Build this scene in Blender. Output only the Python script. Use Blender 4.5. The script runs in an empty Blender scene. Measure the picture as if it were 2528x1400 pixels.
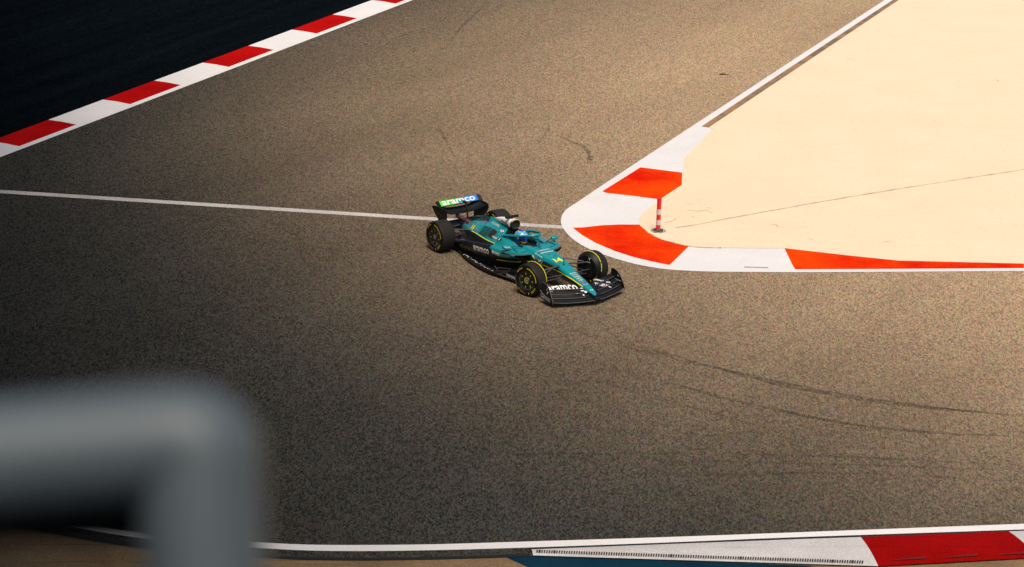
import bpy, bmesh, math, random
import numpy as np
from mathutils import Vector, Matrix
from mathutils.bvhtree import BVHTree
random.seed(7)
R = math.radians
sc = bpy.context.scene
C = sc.collection

# ------------------------------------------------------------------ camera, sky, sun, exposure
FPX, PITCH, CAMH, ROLL = 6320.9, 0.3292, 18.336, 0.0259      # focal length in photograph pixels
PW, PH = 2528.0, 1400.0
cam_d = bpy.data.cameras.new('camera')
cam = bpy.data.objects.new('camera', cam_d); C.objects.link(cam)
cam_d.sensor_width = 36.0; cam_d.lens = FPX / PW * 36.0
cam_d.clip_start = 0.1; cam_d.clip_end = 6000
CAMM = Matrix.Translation((0, 0, CAMH)) @ Matrix.Rotation(math.pi/2 - PITCH, 4, 'X') @ Matrix.Rotation(ROLL, 4, 'Z')
cam.matrix_world = CAMM
cam_d.dof.use_dof = True; cam_d.dof.focus_distance = 56.0; cam_d.dof.aperture_fstop = 3.6
sc.camera = cam

SUN_EL, SUN_AZ = R(64), R(172)            # azimuth measured from +Y (away from the viewer) towards +X
w = bpy.data.worlds.new('World'); sc.world = w; w.use_nodes = True
nt = w.node_tree; bg = nt.nodes['Background']
sky = nt.nodes.new('ShaderNodeTexSky'); sky.sky_type = 'NISHITA'; sky.sun_disc = False
sky.sun_elevation = SUN_EL; sky.sun_rotation = SUN_AZ; sky.air_density = 1.0; sky.dust_density = 4.0
nt.links.new(sky.outputs[0], bg.inputs[0]); bg.inputs[1].default_value = 0.12
sd = bpy.data.lights.new('sun', 'SUN'); sun = bpy.data.objects.new('sun', sd); C.objects.link(sun)
sd.energy = 3.4; sd.angle = R(32); sd.color = (1.0, 0.88, 0.73)
sdir = Vector((math.sin(SUN_AZ)*math.cos(SUN_EL), math.cos(SUN_AZ)*math.cos(SUN_EL), math.sin(SUN_EL)))
sun.rotation_euler = sdir.to_track_quat('Z', 'Y').to_euler(); sun.location = (20, 60, 60)
sc.view_settings.view_transform = 'Standard'; sc.view_settings.look = 'None'
sc.view_settings.exposure = -0.25; sc.view_settings.gamma = 1.0

# ------------------------------------------------------------------ helpers
def ray(px, py):
    d = CAMM.to_3x3() @ Vector(((px - PW/2)/FPX, -(py - PH/2)/FPX, -1))
    return Vector((0, 0, CAMH)), d
def G(px, py, z=0.0):                     # point of the ground seen at this place of the photograph
    o, d = ray(px, py); t = (z - o.z)/d.z
    return o + d*t
def at_depth(px, py, dist):
    o, d = ray(px, py); return o + d*dist

def tag(o, label=None, cat=None, group=None, kind=None):
    if label: o['label'] = label
    if cat: o['category'] = cat
    if group: o['group'] = group
    if kind: o['kind'] = kind
    return o
def empty(name, loc, rz=0.0):
    o = bpy.data.objects.new(name, None); C.objects.link(o); o.location = loc; o.rotation_euler = (0, 0, rz)
    return o

def mat(name, col, rough=0.5, metal=0.0, spec=0.5, coat=0.0, noise=None, bump=None, coatr=0.05):
    m = bpy.data.materials.new(name); m.use_nodes = True
    t = m.node_tree; b = t.nodes['Principled BSDF']
    b.inputs['Roughness'].default_value = rough; b.inputs['Metallic'].default_value = metal
    b.inputs['Specular IOR Level'].default_value = spec
    b.inputs['Coat Weight'].default_value = coat; b.inputs['Coat Roughness'].default_value = coatr
    b.inputs['Base Color'].default_value = (*col, 1)
    tc = t.nodes.new('ShaderNodeTexCoord')
    if noise:                                # (scale, colour2, contrast)
        n = t.nodes.new('ShaderNodeTexNoise'); n.inputs['Scale'].default_value = noise[0]; n.inputs['Detail'].default_value = 5
        t.links.new(tc.outputs['Object'], n.inputs['Vector'])
        r = t.nodes.new('ShaderNodeValToRGB'); c = noise[2]
        r.color_ramp.elements[0].position = 0.5 - c; r.color_ramp.elements[1].position = 0.5 + c
        r.color_ramp.elements[0].color = (*noise[1], 1); r.color_ramp.elements[1].color = (*col, 1)
        t.links.new(n.outputs['Fac'], r.inputs[0]); t.links.new(r.outputs[0], b.inputs['Base Color'])
    if bump:
        n = t.nodes.new('ShaderNodeTexNoise'); n.inputs['Scale'].default_value = bump[0]; n.inputs['Detail'].default_value = 3
        t.links.new(tc.outputs['Object'], n.inputs['Vector'])
        bp = t.nodes.new('ShaderNodeBump'); bp.inputs['Strength'].default_value = bump[1]; bp.inputs['Distance'].default_value = bump[2]
        t.links.new(n.outputs['Fac'], bp.inputs['Height']); t.links.new(bp.outputs[0], b.inputs['Normal'])
    return m

class MB:
    def __init__(s): s.v = []; s.f = []; s.m = []
    def add(s, vs, fs, mi=0):
        b = len(s.v); s.v += [tuple(v) for v in vs]
        for k, f in enumerate(fs):
            s.f.append([b+i for i in f]); s.m.append(mi if isinstance(mi, int) else mi[k])
        return s
    def box(s, c, d, mi=0, M=None):
        x, y, z = d[0]/2, d[1]/2, d[2]/2
        vs = [Vector((sx*x, sy*y, sz*z)) for sx in (-1, 1) for sy in (-1, 1) for sz in (-1, 1)]
        if M is not None: vs = [M @ v for v in vs]
        vs = [v + Vector(c) for v in vs]
        return s.add(vs, [(0,1,3,2),(4,6,7,5),(0,4,5,1),(2,3,7,6),(0,2,6,4),(1,5,7,3)], mi)
    def tube(s, pts, r, n=10, mi=0, flat=1.0, cap=True):        # flat<1 squashes the section vertically
        pts = [Vector(p) for p in pts]; rs = r if isinstance(r, (list, tuple)) else [r]*len(pts)
        vs = []
        for i, p in enumerate(pts):
            t = (pts[min(i+1, len(pts)-1)] - pts[max(i-1, 0)]).normalized()
            up = Vector((0, 0, 1)) if abs(t.z) < .9 else Vector((1, 0, 0))
            a = t.cross(up).normalized(); b = a.cross(t).normalized()
            for k in range(n):
                th = 2*math.pi*k/n
                vs.append(p + a*math.cos(th)*rs[i] + b*math.sin(th)*rs[i]*flat)
        fs = []
        for i in range(len(pts)-1):
            for k in range(n):
                fs.append((i*n+k, i*n+(k+1) % n, (i+1)*n+(k+1) % n, (i+1)*n+k))
        if cap: fs += [tuple(range(n-1, -1, -1)), tuple(range((len(pts)-1)*n, len(pts)*n))]
        return s.add(vs, fs, mi)
    def loft(s, rings, mi=0, closed=True, cap=True, mf=None):
        n = len(rings[0]); vs = [p for r in rings for p in r]; fs = []; ms = []
        for i in range(len(rings)-1):
            for k in range(n if closed else n-1):
                k2 = (k+1) % n
                fs.append((i*n+k, i*n+k2, (i+1)*n+k2, (i+1)*n+k)); ms.append(mf(i, k) if mf else mi)
        if cap:
            fs += [tuple(range(n-1, -1, -1)), tuple(range((len(rings)-1)*n, len(rings)*n))]; ms += [mi, mi]
        return s.add(vs, fs, ms)
    def plate(s, outline, n, th, mi=0):                          # polygon with thickness along n
        n = Vector(n)*th/2; o = [Vector(p) for p in outline]; k = len(o)
        vs = [p+n for p in o] + [p-n for p in o]
        fs = [tuple(range(k)), tuple(range(2*k-1, k-1, -1))] + [(i, i+k, (i+1) % k+k, (i+1) % k) for i in range(k)]
        return s.add(vs, fs, mi)
    def sheet(s, outline, mi=0): return s.add(outline, [tuple(range(len(outline)))], mi)
    def lathe(s, prof, cx, cz, cy=0.0, n=64, mi=0, mf=None):     # profile (radius, y) turned about the y axis
        vs = []
        for r_, y_ in prof:
            for k in range(n):
                a = 2*math.pi*k/n; vs.append((cx + r_*math.cos(a), cy + y_, cz + r_*math.sin(a)))
        fs = []; ms = []
        for i in range(len(prof)-1):
            for k in range(n):
                fs.append((i*n+k, i*n+(k+1) % n, (i+1)*n+(k+1) % n, (i+1)*n+k)); ms.append(mf(i) if mf else mi)
        return s.add(vs, fs, ms)
    def build(s, name, mats, parent=None, smooth=35, fixn=True):
        me = bpy.data.meshes.new(name); me.from_pydata(s.v, [], s.f); 
        if not isinstance(mats, (list, tuple)): mats = [mats]
        for m in mats: me.materials.append(m)
        me.polygons.foreach_set('material_index', s.m)
        if fixn:
            bm = bmesh.new(); bm.from_mesh(me); bmesh.ops.recalc_face_normals(bm, faces=bm.faces); bm.to_mesh(me); bm.free()
        if smooth:
            me.polygons.foreach_set('use_smooth', [True]*len(me.polygons)); me.set_sharp_from_angle(angle=R(smooth))
        me.update()
        o = bpy.data.objects.new(name, me); C.objects.link(o)
        if parent: o.parent = parent
        return o
    def bvh(s): return BVHTree.FromPolygons(s.v, s.f)

def catmull(P, k):
    P = [np.array(p, float) for p in P]; out = []
    for i in range(len(P)-1):
        p0 = P[max(i-1, 0)]; p1 = P[i]; p2 = P[i+1]; p3 = P[min(i+2, len(P)-1)]
        for j in range(k):
            t = j/k
            out.append(.5*((2*p1)+(-p0+p2)*t+(2*p0-5*p1+4*p2-p3)*t*t+(-p0+3*p1-3*p2+p3)*t**3))
    out.append(P[-1]); return out
def smoothtab(xs, tab, x):                # monotone-ish interpolation of rows
    xs = list(xs)
    if x >= xs[0]: return np.array(tab[0], float)
    if x <= xs[-1]: return np.array(tab[-1], float)
    i = max(k for k in range(len(xs)-1) if xs[k] >= x)
    T = [np.array(t, float) for t in tab]
    t = (xs[i]-x)/(xs[i]-xs[i+1])
    def sl(k):
        if k <= 0 or k >= len(xs)-1: return (T[min(k+1, len(xs)-1)]-T[max(k-1, 0)])/(xs[min(k+1, len(xs)-1)]-xs[max(k-1, 0)])
        a = (T[k]-T[k-1])/(xs[k]-xs[k-1]); b = (T[k+1]-T[k])/(xs[k+1]-xs[k])
        return np.where(a*b > 0, 2*a*b/np.where(np.abs(a+b) < 1e-9, 1, a+b), 0)
    hstep = xs[i+1]-xs[i]; m0 = sl(i)*hstep; m1 = sl(i+1)*hstep
    return (2*t**3-3*t*t+1)*T[i]+(t**3-2*t*t+t)*m0+(-2*t**3+3*t*t)*T[i+1]+(t**3-t*t)*m1

def text2d(body, height, bold=0.0, width=None, shear=0.0, spacing=1.0):
    cu = bpy.data.curves.new('t', 'FONT'); cu.body = body; cu.size = 1.0; cu.offset = bold; cu.resolution_u = 3
    cu.shear = shear; cu.space_character = spacing
    ob = bpy.data.objects.new('t', cu); C.objects.link(ob); bpy.context.view_layer.update()
    me = bpy.data.meshes.new_from_object(ob.evaluated_get(bpy.context.evaluated_depsgraph_get()))
    v = np.array([q.co[:2] for q in me.vertices]) if len(me.vertices) else np.zeros((1, 2)); f = [list(p.vertices) for p in me.polygons]
    bpy.data.objects.remove(ob); bpy.data.curves.remove(cu); bpy.data.meshes.remove(me)
    lo, hi = v.min(0), v.max(0); v = v - (lo+hi)/2
    k = height/(hi[1]-lo[1]); v[:, 1] *= k
    v[:, 0] *= (width/(hi[0]-lo[0])) if width else k
    return v, f
def arc_ring(r0, r1, a0, a1, n=24):
    v = []; f = []
    for i in range(n+1):
        a = R(a0+(a1-a0)*i/n); v += [(r0*math.cos(a), r0*math.sin(a)), (r1*math.cos(a), r1*math.sin(a))]
    for i in range(n): f.append((2*i, 2*i+1, 2*i+3, 2*i+2))
    return np.array(v), f
def refine(vf, mx=.035):
    """cut a flat 2-D mark into small triangles so that it can follow a curved surface"""
    bm = bmesh.new(); vs = [bm.verts.new((p[0], p[1], 0)) for p in vf[0]]
    for f in vf[1]:
        try: bm.faces.new([vs[i] for i in f])
        except ValueError: pass
    bmesh.ops.triangulate(bm, faces=bm.faces)
    for _ in range(4):
        es = [e for e in bm.edges if e.calc_length() > mx]
        if not es: break
        bmesh.ops.subdivide_edges(bm, edges=es, cuts=1); bmesh.ops.triangulate(bm, faces=bm.faces)
    bm.verts.index_update()
    r = (np.array([v.co[:2] for v in bm.verts]), [[v.index for v in f.verts] for f in bm.faces]); bm.free(); return r
class Decals:
    """painted marks laid a few millimetres proud of a part; every mark becomes a child of its own"""
    def __init__(s): s.items = []; s.mb = MB()
    def put(s, vf, fn, mi):
        vf = refine(vf) if getattr(fn, 'curved', False) else vf
        pts = [fn(u, v) for u, v in vf[0]]
        fs = [f for f in vf[1] if all(pts[i] is not None for i in f)]
        m = MB(); m.add([p if p is not None else (0, 0, 0) for p in pts], fs, mi)
        used = sorted({i for f in m.f for i in f}); mp = {a: b for b, a in enumerate(used)}
        m.v = [m.v[i] for i in used]; m.f = [[mp[i] for i in f] for f in m.f]
        if m.f: s.items.append(m)
        return s
    def build(s, name, mats, parent, join=False):
        if s.mb.f: s.items.append(s.mb)
        if join:
            t = MB()
            for m in s.items: t.add(m.v, m.f, m.m)
            return t.build(name, mats, parent, smooth=None, fixn=False)
        for m in s.items:
            used = sorted(set(m.m)); m.m = [used.index(k) for k in m.m]
            m.build(name, [mats[k] for k in used], parent, smooth=None, fixn=False)
def projector(bvh, o, U, V, D, off=.005):
    o, U, V, D = Vector(o), Vector(U).normalized(), Vector(V).normalized(), Vector(D).normalized()
    def fn(u, v):
        p = o + U*u + V*v
        h = bvh.ray_cast(p - D*3, D)
        return None if h[0] is None else tuple(h[0] - D*off)
    fn.curved = True
    return fn

# ------------------------------------------------------------------ surface materials
def asphalt_mat(name, dark, light, tan, glow_centre, glow_r, speck=1.0, streak=None):
    m = bpy.data.materials.new(name); m.use_nodes = True; t = m.node_tree; b = t.nodes['Principled BSDF']
    L = t.links.new; N = t.nodes.new
    tc = N('ShaderNodeTexCoord')
    mp = N('ShaderNodeMapping'); mp.inputs['Scale'].default_value = (1, .36, 1); L(tc.outputs['Object'], mp.inputs[0])
    n1 = N('ShaderNodeTexVoronoi'); n1.voronoi_dimensions = '2D'; n1.inputs['Scale'].default_value = 40; n1.inputs['Randomness'].default_value = 1
    L(mp.outputs[0], n1.inputs['Vector'])
    n1b = N('ShaderNodeTexVoronoi'); n1b.voronoi_dimensions = '2D'; n1b.inputs['Scale'].default_value = 66; L(mp.outputs[0], n1b.inputs['Vector'])
    sv = N('ShaderNodeSeparateColor'); L(n1.outputs['Color'], sv.inputs[0]); sv2 = N('ShaderNodeSeparateColor'); L(n1b.outputs['Color'], sv2.inputs[0])
    gm = N('ShaderNodeMix'); gm.data_type = 'FLOAT'; gm.inputs['Factor'].default_value = .45; L(sv.outputs[0], gm.inputs[2]); L(sv2.outputs[1], gm.inputs[3])
    r1 = N('ShaderNodeValToRGB'); e = r1.color_ramp.elements
    e[0].position = .12; e[0].color = (*dark, 1); e[1].position = .88; e[1].color = (*light, 1)
    L(gm.outputs[0], r1.inputs[0])
    # tan stones: glow of the bright side painted into the colour, darker beyond
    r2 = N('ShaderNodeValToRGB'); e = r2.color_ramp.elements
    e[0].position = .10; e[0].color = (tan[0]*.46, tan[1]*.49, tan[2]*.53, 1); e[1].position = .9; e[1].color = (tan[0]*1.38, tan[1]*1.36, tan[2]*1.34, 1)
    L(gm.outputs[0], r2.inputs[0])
    sub = N('ShaderNodeVectorMath'); sub.operation = 'SUBTRACT'; L(tc.outputs['Object'], sub.inputs[0]); sub.inputs[1].default_value = glow_centre
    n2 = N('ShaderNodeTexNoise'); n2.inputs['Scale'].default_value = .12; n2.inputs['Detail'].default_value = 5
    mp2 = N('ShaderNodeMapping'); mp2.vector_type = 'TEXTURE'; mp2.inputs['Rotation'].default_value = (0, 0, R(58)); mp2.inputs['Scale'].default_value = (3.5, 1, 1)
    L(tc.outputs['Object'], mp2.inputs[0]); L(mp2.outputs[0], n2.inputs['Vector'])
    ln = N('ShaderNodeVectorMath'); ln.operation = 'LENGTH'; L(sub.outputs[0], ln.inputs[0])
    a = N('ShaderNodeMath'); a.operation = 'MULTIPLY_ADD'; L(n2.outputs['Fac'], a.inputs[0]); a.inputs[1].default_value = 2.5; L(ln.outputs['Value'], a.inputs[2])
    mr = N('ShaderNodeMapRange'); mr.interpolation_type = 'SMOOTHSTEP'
    mr.inputs['From Min'].default_value = glow_r[1]+1.2; mr.inputs['From Max'].default_value = glow_r[0]+1.2
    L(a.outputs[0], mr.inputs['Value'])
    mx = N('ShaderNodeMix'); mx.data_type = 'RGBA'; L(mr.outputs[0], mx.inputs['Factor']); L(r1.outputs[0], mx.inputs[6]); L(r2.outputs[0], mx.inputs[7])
    # stone to stone hue differences and large patches
    n3 = N('ShaderNodeTexVoronoi'); n3.voronoi_dimensions = '2D'; n3.inputs['Scale'].default_value = 44; L(mp.outputs[0], n3.inputs['Vector'])
    hs = N('ShaderNodeMix'); hs.data_type = 'RGBA'; hs.blend_type = 'OVERLAY'; hs.inputs['Factor'].default_value = .20
    L(mx.outputs[2], hs.inputs[6]); L(n3.outputs['Color'], hs.inputs[7])
    n4 = N('ShaderNodeTexNoise'); n4.inputs['Scale'].default_value = .35; n4.inputs['Detail'].default_value = 6; L(mp2.outputs[0], n4.inputs['Vector'])
    m4 = N('ShaderNodeMapRange'); m4.inputs['From Min'].default_value = .3; m4.inputs['From Max'].default_value = .7; m4.inputs['To Min'].default_value = .88; m4.inputs['To Max'].default_value = 1.06
    L(n4.outputs['Fac'], m4.inputs['Value'])
    vm = N('ShaderNodeVectorMath'); vm.operation = 'SCALE'; L(hs.outputs[2], vm.inputs[0]); L(m4.outputs[0], vm.inputs['Scale'])
    last = vm.outputs[0]
    if streak:
        mp5 = N('ShaderNodeMapping'); mp5.vector_type = 'TEXTURE'; mp5.inputs['Rotation'].default_value = (0, 0, streak[0]); mp5.inputs['Scale'].default_value = (9, .55, 1); L(tc.outputs['Object'], mp5.inputs[0])
        n5 = N('ShaderNodeTexNoise'); n5.inputs['Scale'].default_value = .8; n5.inputs['Detail'].default_value = 7; n5.inputs['Roughness'].default_value = .65; L(mp5.outputs[0], n5.inputs['Vector'])
        m5 = N('ShaderNodeMapRange'); m5.inputs['From Min'].default_value = .35; m5.inputs['From Max'].default_value = .68; m5.inputs['To Min'].default_value = .75; m5.inputs['To Max'].default_value = 1.35
        L(n5.outputs['Fac'], m5.inputs['Value'])
        v5 = N('ShaderNodeVectorMath'); v5.operation = 'SCALE'; L(last, v5.inputs[0]); L(m5.outputs[0], v5.inputs['Scale']); last = v5.outputs[0]
    L(last, b.inputs['Base Color'])
    b.inputs['Roughness'].default_value = 1; b.inputs['Specular IOR Level'].default_value = 0
    return m

def paint_mat(name, col, col2, wear=None, scale=6.0, amt=.5, rough=.6):
    """road paint on concrete: broad mottling, fine grain, scuffed rubber streaks"""
    m = bpy.data.materials.new(name); m.use_nodes = True; t = m.node_tree; b = t.nodes['Principled BSDF']
    L = t.links.new; N = t.nodes.new; tc = N('ShaderNodeTexCoord')
    n = N('ShaderNodeTexNoise'); n.inputs['Scale'].default_value = .55; n.inputs['Detail'].default_value = 8; n.inputs['Roughness'].default_value = .62; L(tc.outputs['Object'], n.inputs['Vector'])
    r = N('ShaderNodeValToRGB'); e = r.color_ramp.elements; e[0].position = .33; e[0].color = (*col2, 1); e[1].position = .62; e[1].color = (*col, 1); L(n.outputs['Fac'], r.inputs[0])
    g = N('ShaderNodeTexNoise'); g.inputs['Scale'].default_value = 22; g.inputs['Detail'].default_value = 2; L(tc.outputs['Object'], g.inputs['Vector'])
    gm = N('ShaderNodeMapRange'); gm.inputs['From Min'].default_value = .3; gm.inputs['From Max'].default_value = .7; gm.inputs['To Min'].default_value = 1-.12*amt; gm.inputs['To Max'].default_value = 1+.06*amt; L(g.outputs['Fac'], gm.inputs['Value'])
    v = N('ShaderNodeVectorMath'); v.operation = 'SCALE'; L(r.outputs[0], v.inputs[0]); L(gm.outputs[0], v.inputs['Scale']); last = v.outputs[0]
    if wear:
        mp = N('ShaderNodeMapping'); mp.vector_type = 'TEXTURE'; mp.inputs['Rotation'].default_value = (0, 0, wear[0]); mp.inputs['Scale'].default_value = (2.6, .17, 1); L(tc.outputs['Object'], mp.inputs[0])
        s = N('ShaderNodeTexNoise'); s.inputs['Scale'].default_value = 1.0; s.inputs['Detail'].default_value = 8; s.inputs['Roughness'].default_value = .7; L(mp.outputs[0], s.inputs['Vector'])
        sm = N('ShaderNodeMapRange'); sm.inputs['From Min'].default_value = .54; sm.inputs['From Max'].default_value = .72; sm.inputs['To Min'].default_value = 0; sm.inputs['To Max'].default_value = wear[1]; L(s.outputs['Fac'], sm.inputs['Value'])
        mx = N('ShaderNodeMix'); mx.data_type = 'RGBA'; L(sm.outputs[0], mx.inputs['Factor']); L(last, mx.inputs[6]); mx.inputs[7].default_value = (*wear[2], 1); last = mx.outputs[2]
    L(last, b.inputs['Base Color']); b.inputs['Roughness'].default_value = .8; b.inputs['Specular IOR Level'].default_value = .02
    bp = N('ShaderNodeBump'); bp.inputs['Strength'].default_value = .25; bp.inputs['Distance'].default_value = .004; L(g.outputs['Fac'], bp.inputs['Height']); L(bp.outputs[0], b.inputs['Normal'])
    return m

pc = G(2300, 350)
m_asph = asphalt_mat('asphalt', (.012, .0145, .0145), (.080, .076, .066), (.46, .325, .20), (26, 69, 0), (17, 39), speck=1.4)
_ka, _kb = G(0, 388.5), G(1020, 0); KANG = math.atan2(_kb.y-_ka.y, _kb.x-_ka.x)
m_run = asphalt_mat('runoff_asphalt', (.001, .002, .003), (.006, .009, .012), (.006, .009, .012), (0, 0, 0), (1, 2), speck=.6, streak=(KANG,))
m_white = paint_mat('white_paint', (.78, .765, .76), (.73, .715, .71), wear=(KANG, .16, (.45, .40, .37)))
m_white2 = paint_mat('shaded_white_paint', (.60, .585, .58), (.50, .485, .48), wear=(R(3), .5, (.30, .27, .25)), amt=1.3)  # white with the near kerb's shade darkened into the colour
m_red2 = paint_mat('shaded_red_paint', (.31, .003, .003), (.22, .002, .002), wear=(R(3), .6, (.10, .003, .003)), amt=1.8)  # darker red: shade on the near kerb put into the colour
m_red = paint_mat('red_paint', (.50, .004, .003), (.36, .002, .002), wear=(KANG, .55, (.25, .012, .008)), amt=1.6)  # far kerb red, darkened in the colour for the shade there
m_redo = paint_mat('orange_red_paint', (.94, .07, .002), (.70, .010, .001), wear=(R(5), .5, (.42, .015, .006)), amt=1.6)
m_sand = paint_mat('sand_coloured_paint', (.86, .705, .505), (.835, .675, .475), wear=(R(8), .2, (.62, .42, .26)), amt=.7)
m_tan = paint_mat('tan_ground', (.26, .175, .095), (.17, .115, .062), wear=(R(4), .8, (.05, .04, .03)), amt=2.2)
m_blue = paint_mat('blue_paint', (.006, .036, .066), (.004, .022, .040), wear=(R(-3), .6, (.01, .02, .03)), amt=2)
m_black = mat('black_joint', (.006, .007, .008), .9)
m_joint = mat('joint_sealer', (.66, .48, .28), .8, noise=(3, (.40, .29, .17), .10))
m_gutter = mat('brown_gutter', (.36, .20, .10), .9, noise=(1.6, (.17, .125, .08), .1))

# ------------------------------------------------------------------ the setting
def poly(name, pts, m, kind='structure', z=0.0):
    mb = MB(); mb.sheet([(p[0], p[1], z) for p in pts]); o = mb.build(name, m, smooth=None, fixn=False)
    if o.data.polygons[0].normal.z < 0: o.data.flip_normals()
    return tag(o, kind=kind)
def P2(l, z=0.0): return [G(x, y, z).xy for x, y in l]
def resample(P, step):
    P = [Vector(p) for p in P]; d = [0]
    for i in range(len(P)-1): d.append(d[-1]+(P[i+1]-P[i]).length)
    n = max(2, int(d[-1]/step)); out = []
    for k in range(n+1):
        s = d[-1]*k/n; i = max(j for j in range(len(d)) if d[j] <= s+1e-9); i = min(i, len(P)-2)
        t = (s-d[i])/(d[i+1]-d[i]) if d[i+1] > d[i] else 0
        out.append(P[i].lerp(P[i+1], t))
    return out

S = 3000
poly('ground', [(-S, -S), (S, -S), (S, S), (-S, S)], m_tan, z=-.05)

# far kerb: straight line along the left side of the track
A0, A1 = G(0, 388.5).xy, G(1020, 0).xy
kd = (A1-A0).normalized(); kn = Vector((-kd.y, kd.x))            # kn points away from the track
if kn.dot(Vector((-1, 1))) < 0: kn = -kn
# near edge of the track, a long bend
near_px = [(-1600, 1000), (-420, 1185), (0, 1258), (191, 1292), (332, 1314), (480, 1329), (560, 1334.5), (640, 1339.5), (757, 1345), (903, 1346), (1079, 1344), (1280, 1338), (1630, 1327), (1960, 1315), (2528, 1293.5), (3200, 1268), (5200, 1192.1)]
near = P2(near_px)
nd0 = (near[0]-near[1]).normalized(); nd1 = (near[-1]-near[-2]).normalized()
trk = [A0-kd*150, A0-kd*40, A1+kd*150] + [near[-1]+nd1*150] + list(reversed(near)) + [near[0]+nd0*60]
track = [(-150, 30)] + [tuple(A0-kd*60), tuple(A1+kd*200)] + [(260, 150), tuple(near[-1]+nd1*150)] + [tuple(p) for p in reversed(near)]
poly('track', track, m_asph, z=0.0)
# dark run-off beyond the far kerb
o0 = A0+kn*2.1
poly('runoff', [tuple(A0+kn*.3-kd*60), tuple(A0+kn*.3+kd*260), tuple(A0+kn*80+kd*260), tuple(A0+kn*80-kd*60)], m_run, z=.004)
# kerb section across its width: (offset, height)
kw_top = (G(244, 249, .05).xy-A0).dot(kn)
lw = (G(323, 257.5).xy-A0).dot(kn)
ks0 = (G(41, 361).xy-A0).dot(kd); ks1 = (G(970, 9).xy-A0).dot(kd); kper = (ks1-ks0)/8
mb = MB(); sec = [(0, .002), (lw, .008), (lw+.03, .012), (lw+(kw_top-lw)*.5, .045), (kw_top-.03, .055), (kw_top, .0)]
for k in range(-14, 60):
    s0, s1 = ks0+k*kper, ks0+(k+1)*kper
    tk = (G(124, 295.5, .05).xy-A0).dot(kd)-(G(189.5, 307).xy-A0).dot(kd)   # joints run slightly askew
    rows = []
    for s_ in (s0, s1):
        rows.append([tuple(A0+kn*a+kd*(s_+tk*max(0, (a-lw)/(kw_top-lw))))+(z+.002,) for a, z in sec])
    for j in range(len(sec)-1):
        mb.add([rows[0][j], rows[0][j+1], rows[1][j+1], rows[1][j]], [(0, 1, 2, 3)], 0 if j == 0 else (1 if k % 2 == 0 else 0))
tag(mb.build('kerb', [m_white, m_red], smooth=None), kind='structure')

# infield: sand coloured paved area bordered by a white and orange-red kerb
outer_px = [(2184.5, 0), (1900, 186.5), (1640, 357), (1605, 380), (1494, 453), (1426, 499), (1403, 514), (1391, 526), (1385, 542), (1387, 558), (1396, 572), (1410, 587), (1437, 606), (1471, 622), (1517, 638), (1563, 651), (1609, 660), (1654, 666), (1723, 670), (1780, 671.5), (1955, 672.5), (2200, 671.5), (2528, 669.5)]
inner_px = [(2205.6, 0), (1900, 201), (1732.6, 313), (1760, 319), (1732.6, 347), (1688, 392), (1685.4, 428), (1683, 458), (1629, 493), (1618, 503), (1599, 517), (1583, 531), (1577, 542), (1579, 555.5), (1586, 563), (1599, 574), (1622, 587), (1645, 596), (1673, 602), (1701, 608), (1737.5, 611.5), (1842, 613.6), (1937, 614), (2105, 633), (2217, 644.5), (2528, 652)]
out_w = P2(outer_px); in_w = P2(inner_px)
e0 = (out_w[0]-out_w[1]).normalized(); e1 = (out_w[-1]-out_w[-2]).normalized()
def smooth_poly(P, lo, hi):
    return P[:lo]+[Vector(p) for p in catmull([tuple(q) for q in P[lo:hi]], 5)]+P[hi:]
out_s = smooth_poly(out_w, 4, 20); in_s = smooth_poly(in_w, 8, 23)
far0, far1 = out_w[0]+e0*220, out_w[-1]+e1*220
gut_px = [(2220, 0), (1900, 215), (1750, 315.5)]
gut = P2(gut_px)
poly('infield_kerb', [tuple(far0)]+[tuple(p) for p in out_s]+[tuple(far1), (tuple(far1+Vector((0, 6))))]+[tuple(in_w[-1]+Vector((0, 2)))]+[tuple(p) for p in P2([(2100, 560), (1760, 450), (1800, 330), (2260, 0)])]+[tuple(far0+Vector((3, 0)))], m_white, z=.006)
sand = [tuple(gut[0]+e0*220), tuple(gut[0]), tuple(gut[1]), tuple(gut[2])]+[tuple(p) for p in in_s[3:]]+[tuple(in_w[-1]+e1*220), (230, 300)]
poly('infield_pavement', sand, m_sand, z=.012)
poly('gutter', [tuple(in_w[0]+e0*220), tuple(in_w[0]), tuple(in_w[1]), tuple(in_w[2]), tuple(gut[2]), tuple(gut[1]), tuple(gut[0]), tuple(gut[0]+e0*220)], m_gutter, z=.0165)
thin_px = [(2208, 0), (1903, 202), (1738, 312), (1742, 313), (1906, 204), (2212, 0)]
# the red fields
redA = P2([(1487, 473), (1581, 414), (1684, 427), (1683, 458), (1629, 493), (1560, 484), (1497, 477)])
redB = [(1414, 563), (1425, 562.8), (1437, 562.5), (1487, 557), (1530, 555.3), (1579, 555.5), (1586, 563), (1599, 574), (1622, 587), (1645, 596), (1673, 602), (1701, 608), (1680, 629), (1660, 648.5), (1652, 655), (1609, 646), (1563, 635), (1517, 620), (1471, 600.6), (1437, 581)]
redC = [(1937, 614.2), (2020, 623.5), (2105, 633.2), (2217, 644.7), (2528, 652.2), (2528, 662.5), (2200, 664.6), (1963, 665.5), (1955, 652)]
mb = MB()
for pl in (redA, P2(redB), P2(redC)): mb.sheet([(p[0], p[1], .0105) for p in pl])
o = mb.build('kerb_paint', m_redo, smooth=None, fixn=False); tag(o, kind='structure')
for pgn in o.data.polygons:
    if pgn.normal.z < 0: pgn.flip()
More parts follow.
